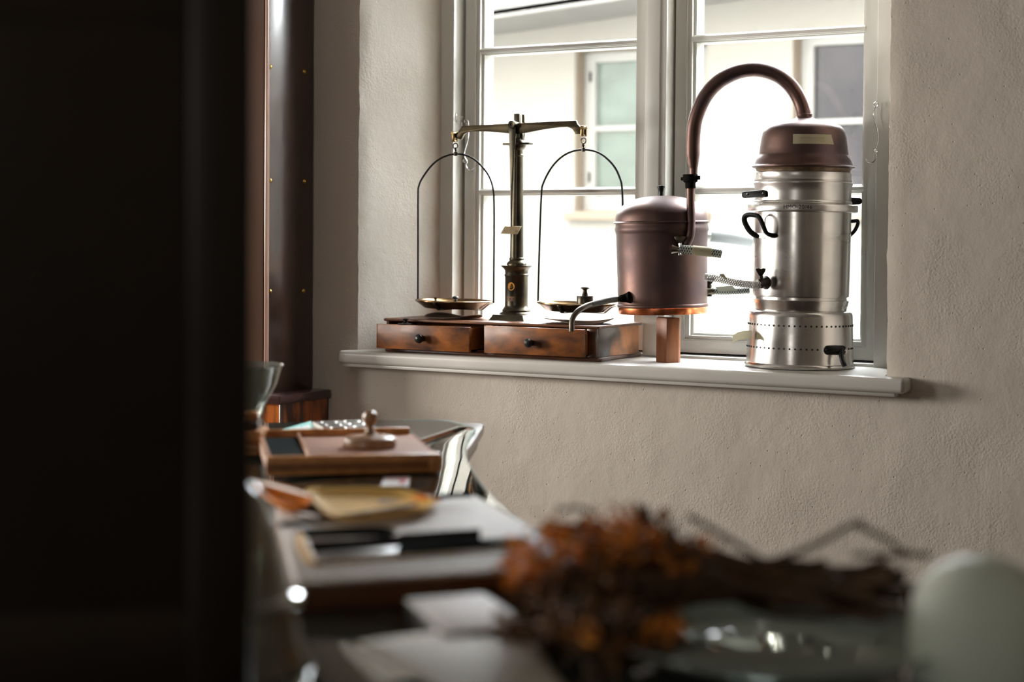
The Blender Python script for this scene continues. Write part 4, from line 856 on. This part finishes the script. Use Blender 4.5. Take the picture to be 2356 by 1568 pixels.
# turned disc with knob on the tray
zd = GZ + .0242; dc = PZ(850, 1022, zd + .004); Dd = depth(dc); dr = 61.5 * Dd / F
dk = root('wooden_disc', dc, 'round turned wooden disc with a ball knob lying on the wooden tray', 'pill rounder'); dc = Vector((dc.x, dc.y, zd))
WD = mat('turned_beech', (.42, .25, .14), (.30, .16, .08), scale=15, stretch=(1, 5, 1), rough=.4, coat=.2)
MB().lathe([(0, 0), (dr * .95, 0), (dr * 1.0, .003), (dr * 1.0, .010), (dr * .96, .0155), (dr * .86, .0185), (dr * .5, .0195), (0, .0195)], dc, 56).build('disc_body', WD, dk)
ku = dr * .05; MB().lathe([(.0125, .0192), (.0105, .022), (.0068, .027), (.0062, .033), (.0095, .039), (.0125, .045), (.0128, .051), (.0100, .0575), (.005, .0605), (0, .061)], dc + FW * .012, 28).build('knob', mat('knob_beech', (.33, .19, .10), rough=.35, coat=.3), dk)
# small card
cd = root('small_card', UD(-.18, 2.56, GZ), 'small white card with pink and red print on the glass in front of the tray', 'card')
q = [PZ(884, 1098, .851), PZ(943.5, 1097, .851), PZ(940.5, 1119, .851), PZ(876, 1118.5, .851)]
MB().prism(q, (0, 0, .0008)).build('card', PAPER, cd)
def bil(q, s_, t): return q[3].lerp(q[2], s_).lerp(q[0].lerp(q[1], s_), 1 - t)
def patch(q, s0, s1, t0, t1, mt, nm, par, up=.0009): MB().prism([bil(q, *x) + Vector((0, 0, up)) for x in ((s0, t0), (s1, t0), (s1, t1), (s0, t1))], (0, 0, .0002)).build(nm, mt, par)
PK = mat('pink_print', (.75, .42, .45), rough=.8); RD = mat('red_print', (.62, .12, .13), rough=.8)
patch(q, .05, .95, .08, .32, PK, 'pink_print', cd); patch(q, .58, .92, .34, .62, PK, 'pink_print', cd); patch(q, .66, .74, .2, .85, RD, 'red_print', cd, .0012); patch(q, .78, .84, .3, .8, RD, 'red_print', cd, .0012)
# marble slab with a thick brown edge
sl = root('white_topped_board', UD(-.1, 1.95, GZ), 'white topped board with a thick dark brown edge carrying the instruments', 'board')
SZT = .882
s4 = [UD(-.318, 2.115, SZT - .004), UD(-.050, 2.235, SZT - .004), UD(.045, 1.945, SZT - .004), UD(.06, 1.76, SZT - .004), UD(-.205, 1.650, SZT - .004)]
s4 = [UD(-.318, 2.115, SZT - .004), UD(-.048, 2.238, SZT - .004), UD(.085, 1.805, SZT - .004), UD(-.212, 1.645, SZT - .004)]
s4 = [PZ(634, 1166, SZT), PZ(1090, 1137, SZT), PZ(1262, 1232, SZT), PZ(1330, 1300, SZT), PZ(683, 1341, SZT)]
MARB = mat('white_marble', (.74, .71, .68), (.66, .63, .60), scale=6, rough=.6, spec=.2, bump=.0002, bscale=12)
MB().prism([Vector((p.x, p.y, SZT - .004)) for p in s4], (0, 0, .004), bev=.0012).build('white_top', MARB, sl)
MB().prism([Vector((p.x, p.y, GZ + .001)) for p in s4], (0, 0, .0268), bev=.001).build('board_core', mat('dark_brown_board_edge', (.22, .10, .04), (.13, .055, .022), scale=10, stretch=(1, 1, 4), rough=.45), sl)
IZ = SZT
def flat(name, pts, h, mt, par, bev=.0008, z=None):
    z = IZ if z is None else z
    return MB().prism([PZ(x, y, z + h) + Vector((0, 0, -h)) for x, y in pts], (0, 0, h), bev=bev).build(name, mt, par)
tg = root('dark_fork', PZ(890, 1240, IZ), 'blackened two pronged fork lying on the white topped board', 'fork')
flat('handle', [(918, 1226), (1105, 1215), (1105, 1233), (915, 1252)], .005, DARKM, tg)
flat('prong', [(680, 1216), (800, 1210), (870, 1209), (898, 1213), (915, 1221), (890, 1230), (860, 1231), (690, 1235)], .004, DARKM, tg)
flat('prong', [(700, 1246), (800, 1240), (918, 1230), (960, 1229), (945, 1250), (800, 1263), (704, 1271)], .004, DARKM, tg)
flat('blade_glint', [(690, 1236), (860, 1232), (895, 1231), (915, 1224), (920, 1229), (800, 1239), (692, 1245)], .003, mat('glint_steel', (.42, .36, .32), rough=.35, metal=.6), tg)  # glint along the prong, built as a pale strip
sp2 = root('steel_spatula', PZ(940, 1262, IZ), 'long steel spatula with dark handle lying on the white topped board', 'spatula')
flat('blade', [(712, 1269), (800, 1263), (905, 1252), (925, 1254), (915, 1266), (800, 1277), (716, 1283)], .003, STEEL, sp2)
flat('handle', [(912, 1262), (925, 1251), (1100, 1240), (1205, 1234), (1215, 1239), (1100, 1251), (918, 1266)], .006, mat('dark_green_handle', (.018, .022, .022), rough=.8, spec=0.0), sp2)
fc = root('brass_forceps', PZ(900, 1290, IZ), 'long thin brass forceps with curved amber end nearest the front of the board', 'forceps')
HORN = mat('amber_horn', (.75, .47, .16), (.55, .32, .09), scale=14, rough=.5, spec=.3)
MB().tube([PZ(x, y, IZ + .004) for x, y in ((690, 1226), (694, 1240), (700, 1258), (708, 1275), (718, 1290), (728, 1295))], [.004, .006, .0065, .006, .0055, .003], 10, flat=.6).build('curved_end', HORN, fc)
MB().tube([PZ(x, y, IZ + .003) for x, y in ((724, 1296), (850, 1287), (1000, 1276), (1160, 1265), (1175, 1262))], [.0028, .0030, .0030, .0028, .001], 8, flat=.7).build('long_arm', mat('dull_gold', (.42, .29, .11), rough=.6, spec=.2), fc)
# stick with a dark blue tip
stk = root('thin_dark_rod', PZ(860, 1170, IZ), 'thin dark brown rod with blue-black tip lying behind the fork', 'rod')
MB().tube([PZ(x, y, IZ + .003) for x, y in ((642, 1206), (760, 1193), (980, 1160))], .0033, 8).build('rod', mat('brown_rod', (.07, .045, .03), rough=.5), stk)
MB().tube([PZ(x, y, IZ + .012) for x, y in ((985, 1144), (1020, 1141), (1086, 1137))], [.002, .0036, .0034], 10).build('blue_tip', mat('navy_tip', (.006, .012, .035), rough=.8, spec=0.0), stk)
# horn scoops
def scoop(name, label, outline, z, depthm, mt, tipm=None, lip=.5):
    rt = root(name, PZ(*outline[0], IZ), label, 'scoop')
    P_ = smooth_pts([PZ(x, y, z) for x, y in outline], 4, closed=True); c = sum(P_, Vector()) / len(P_); v = []; f = []; n = len(P_)
    lev = [(1, 0), (.93, -.35), (.8, -.75), (.6, -1), (.3, -1.0), (.0, -1.0)]
    for s__, h in lev:
        for p in P_: v.append(Vector((c.x + (p.x - c.x) * s__, c.y + (p.y - c.y) * s__, z + h * depthm)))
    for i in range(len(lev) - 1):
        for a_ in range(n): b_ = (a_ + 1) % n; f.append((i * n + a_, i * n + b_, (i + 1) * n + b_, (i + 1) * n + a_))
    MB().add(v, f).build('scoop_body', mt, rt, thick=.0015)
    return rt
IVR = mat('pale_horn', (.98, .66, .22), (.88, .56, .16), scale=9, rough=.6, spec=.1)
IVR.node_tree.nodes['Principled BSDF'].inputs['Subsurface Weight'].default_value = .0
s1 = scoop('horn_scoop', 'pale yellow horn scoop lying on the white topped board', [(703, 1126), (760, 1121), (880, 1121), (935, 1126), (985, 1142), (1003, 1155), (960, 1172), (860, 1184), (780, 1186), (745, 1172), (718, 1148)], IZ + .014, .013, IVR)
AMB = mat('orange_amber_horn', (1.0, .30, .0), (.60, .17, .0), scale=12, rough=.6, spec=.05)
MB().tube([PZ(x, y, IZ + .012) for x, y in ((950, 1139), (975, 1144), (1012, 1152))], [.003, .007, .003], 10, flat=.5).build('amber_corner', AMB, s1)
MB().tube([PZ(x, y, IZ + .006) for x, y in ((655, 1165), (690, 1180), (740, 1190), (830, 1192), (950, 1182), (1004, 1176))], [.002, .003, .0035, .003, .0028, .001], 8).build('edge_band', mat('brown_horn_edge', (.16, .08, .03), rough=.3), s1)
MB().tube([PZ(x, y, IZ + .010) for x, y in ((850, 1180), (930, 1176), (1000, 1167))], [.001, .0022, .0015], 8).build('bright_edge', mat('pale_horn_edge', (.7, .62, .55), rough=.2), s1)
patch([PZ(870, 1149, IZ + .0035), PZ(930, 1147, IZ + .0035), PZ(930, 1153, IZ + .0035), PZ(870, 1155, IZ + .0035)], 0, 1, 0, 1, mat('brown_stamp', (.3, .2, .1), rough=.6), 'stamp', s1, .0)
s2 = scoop('amber_scoop', 'orange amber horn scoop at the left edge of the white topped board', [(586, 1106), (620, 1108), (665, 1118), (712, 1135), (716, 1150), (700, 1164), (668, 1166), (632, 1150), (600, 1126)], IZ + .014, .012, AMB)
MB().tube([PZ(x, y, IZ + .016) for x, y in ((584, 1105), (640, 1119), (680, 1130), (714, 1140))], [.0015, .003, .003, .002], 8).build('pale_rim', mat('pale_amber_rim', (.6, .5, .42), rough=.3), s2)
# small white box
bx = root('white_card_box', UD(-.05, 1.58, GZ), 'flat box with white top and dark side in front of the board', 'box')
bz = .872; q = [PZ(933, 1376, bz), PZ(1112, 1361, bz), PZ(1225, 1434, bz), PZ(1026, 1452, bz)]
MB().prism([Vector((p.x, p.y, GZ)) for p in q], (0, 0, .019), bev=.001).build('box_side', mat('dark_box_side', (.05, .045, .045), rough=.5), bx)
MB().prism([Vector((p.x, p.y, GZ + .019)) for p in q], (0, 0, .0025), bev=.0006).build('box_top', mat('white_box_top', (.72, .70, .69), rough=.6), bx)
# sheet of greyish paper under the herbs
sh = []; nn = 14
A_, B_, Cc, D_ = PZ(826, 1479, GZ + .018), PZ(1190, 1425, GZ + .012), UD(.05, 1.36, GZ + .003), PZ(1040, 1600, GZ + .006)
v = []; f = []
for i in range(nn + 1):
    for j in range(nn + 1):
        s__, t = i / nn, j / nn; p = A_.lerp(B_, s__).lerp(D_.lerp(Cc, s__), t); p.z += .006 * math.sin(s__ * 3.0) * math.sin(t * 3.1) - .0015 * 0
        v.append(p)
for i in range(nn):
    for j in range(nn): a_ = i * (nn + 1) + j; f.append((a_, a_ + 1, a_ + nn + 2, a_ + nn + 1))
ps = MB().add(v, f).build('paper_sheet', mat('grey_beige_paper', (.62, .60, .53), (.55, .53, .46), scale=5, rough=.6), None, thick=.0012); tagit(ps, 'curled grey-beige paper sheet under the dried herbs', 'paper')
# tall glass jar at the left
jc = UD(-.272, 1.46, GZ); jar = root('glass_jar', jc, 'large grey-green glass jar standing behind the edge of the dark screen', 'jar')
JD = 1.46; jx = 1178 + (-.272) / JD * F
def JP(pts): return [((x - jx) * JD / F, PD(x, y, JD).z - GZ) for x, y in pts]
jp = JP([(475, 1085), (520, 1088), (560, 1100), (590, 1118), (608, 1140), (632, 1200), (648, 1260), (659, 1310), (668, 1350), (676, 1364), (691, 1368), (697, 1378), (694, 1390), (682, 1397), (688, 1420), (697, 1460), (708, 1495), (720, 1515), (724, 1530), (716, 1544), (700, 1549)])
jp = [(max(.01, r_), max(0, z_)) for r_, z_ in jp]; jp[-1] = (jp[-1][0], 0)
jp = jp + [(0, 0.0)]
JG = thin_glass('grey_green_glass', (.42, .42, .34), dirt=.30, refl=2.4, dirtcol=(.62, .59, .47))
MB().lathe([(r_, z_) for r_, z_ in jp][::-1], jc, 72).build('jar_body', JG, jar)
MB().lathe([(r_, z_) for r_, z_ in JP([(683, 1362), (695, 1366), (700, 1378), (696, 1391), (684, 1396)])], jc, 72).build('jar_collar', thin_glass('collar_glass', (.6, .62, .55), dirt=.2, refl=4), jar)
# pale jar with a rounded top at the right
GR = .060; gD = 1.43; gc = UD((2268 - PCX) / F * gD, gD, GZ); ztop = PD(2260, 1279, gD).z
gb = root('frosted_jar', gc, 'large pale frosted jar with rounded top at the right edge', 'jar')
FG = translucent('frosted_pale_glass', (.86, .92, .82), .35, .5)
h0 = ztop - GZ - GR * .85
MB().lathe([(0, 0), (GR * .97, 0), (GR, .004), (GR * 1.02, h0 * .6)] + [(GR * math.cos(t), h0 + GR * .85 * math.sin(t)) for t in [i / 16 * math.pi / 2 for i in range(17)]], gc, 64).build('jar_body', FG, gb)
# shallow glass dish
dcn = UD(.24, 1.50, GZ); dsh = root('glass_dish', dcn, 'wide shallow greenish glass dish under the dried herb stems', 'dish')
DG = thin_glass('green_dish_glass', (.75, .82, .76), dirt=.38, refl=2.0, dirtcol=(.68, .76, .69))
MB().lathe([(0, .004), (.10, .004), (.13, .010), (.155, .022), (.158, .024), (.156, .026), (.128, .014), (.10, .008)], dcn, 72).build('dish_body', DG, dsh)

# ------------------------------------------------------------------ bunch of dried herbs
hb = root('dried_herb_bunch', UD(.15, 1.62, GZ), 'bunch of dried orange-brown herbs with woody stems in the near foreground', 'dried herbs')
STM = mat('dark_dry_stem', (.065, .032, .014), (.11, .055, .022), scale=30, rough=.7); LF1 = mat('orange_dry_leaf', (.92, .33, .02), (.32, .11, .015), scale=25, rough=.6); LF2 = mat('brown_dry_leaf', (.17, .075, .02), (.06, .03, .012), scale=25, rough=.7)
def H(x, y, D_): return PD(x, y, D_)
R_ = random.Random(11)
stems = []
tie = (1790, 1345)
def clampz(p): p.z = max(p.z, GZ + .012); return p
for i in range(64):
    ty = R_.gauss(0, 20); td = R_.gauss(0, .022)
    ex = R_.uniform(1890, 2110); ey = 1345 + (ex - 1790) * R_.uniform(-.22, .42) + R_.uniform(-10, 10); ey = min(ey, 1490)
    hx = R_.uniform(1230, 1640); hy = 1345 + (1790 - hx) * R_.uniform(-.33, .22)
    Dm = 1.62; pts = [clampz(H(ex, ey, Dm - .02 + td * 1.5)), clampz(H(1790, 1345 + ty, Dm + td)), clampz(H((1790 + hx) / 2, (1345 + ty + hy) / 2 - 6 + R_.uniform(-14, 14), Dm + td * 1.8)), clampz(H(hx, hy, Dm + td * 3.2))]
    pts = smooth_pts(pts, 4); r0 = R_.uniform(.0026, .0052)
    o = MB().tube(pts, [r0 * (1 - .5 * q_ / len(pts)) for q_ in range(len(pts))], 7).build('stem', STM, hb); stems.append(pts)
# the odd long twigs that stand out of the bunch
for a_ in ([(1580, 1185), (1670, 1235), (1730, 1275), (1800, 1320)], [(1480, 1165), (1500, 1200), (1530, 1240)], [(1740, 1300), (1850, 1265), (1965, 1205), (1985, 1208)], [(1975, 1210), (2040, 1240), (2080, 1270), (2130, 1276)], [(1960, 1276), (2060, 1277), (2140, 1275)], [(1900, 1330), (2010, 1350), (2110, 1385), (2120, 1420)], [(2120, 1370), (2118, 1400), (2112, 1470)], [(1290, 1175), (1330, 1168), (1370, 1185)], [(1900, 1290), (1830, 1300), (1720, 1310)]):
    MB().tube(smooth_pts([H(x, y, 1.6) for x, y in a_], 4), R_.uniform(.0024, .0036), 7).build('twig', STM, hb)
MB().tube(smooth_pts([H(1786 + 26 * math.cos(t) * .25, 1345 + 52 * math.sin(t), 1.6 + .035 * math.cos(t + 1.5)) for t in [q_ * math.pi / 6 for q_ in range(13)]], 2), .0022, 7).build('string_tie', mat('brown_string', (.16, .10, .05), rough=.8), hb)
def curl(mb, c, size, R_):
    """one curled dry leaf / bract, 3 x 4 bent quads"""
    M = Matrix.Translation(c) @ Matrix.Rotation(R_.uniform(0, 6.3), 4, 'Z') @ Matrix.Rotation(R_.uniform(-1.4, 1.4), 4, 'X') @ Matrix.Rotation(R_.uniform(0, 6.3), 4, 'Y')
    L_ = size; W_ = size * R_.uniform(.3, .5); k_ = R_.uniform(1.2, 3.2); v = []
    for i in range(5):
        t = i / 4; a_ = t * k_; x = math.sin(a_) / k_ * L_; z = (1 - math.cos(a_)) / k_ * L_; w_ = W_ * math.sin(math.pi * min(.97, .12 + t * .85))
        for j in (-1, 0, 1): v.append(M @ Vector((x, j * w_ * .5, z + abs(j) * w_ * .25)))
    mb.add(v, [(i * 3 + j, i * 3 + j + 1, i * 3 + j + 4, i * 3 + j + 3) for i in range(4) for j in (0, 1)])
# flower heads: each a cluster of curled bracts
heads = []
for i in range(260):
    for _ in range(20):
        x = R_.gauss(1395, 130); y = R_.gauss(1360, 95)
        if 1165 < x < 1660 and 1185 < y < 1545 and ((x - 1405) / 265) ** 2 + ((y - 1360) / 180) ** 2 < 1: break
    D_ = R_.uniform(1.52, 1.76) if y < 1420 else R_.uniform(1.42, 1.55); c = H(x, y, D_)
    if c.z < GZ + .014: c.z = GZ + .014 + R_.random() * .01
    heads.append((c, (y < 1310) or R_.random() < .18))
for c, hot in heads:
    m = MB(); n = R_.randint(7, 12)
    for q_ in range(n): curl(m, c + Vector((R_.gauss(0, .006), R_.gauss(0, .006), R_.gauss(0, .005))), R_.uniform(.012, .023), R_)
    m.build('flower_head', LF1 if hot and R_.random() < .75 else LF2, hb, smooth=False)
m = MB()
for i in range(420):
    p = R_.choice(stems); q_ = p[R_.randint(len(p) // 2, len(p) - 1)]; curl(m, q_ + Vector((R_.gauss(0, .008), R_.gauss(0, .008), abs(R_.gauss(0, .008)))), R_.uniform(.006, .014), R_)
o = m.build('leaf_litter', LF2, hb, smooth=False); o['kind'] = 'stuff'
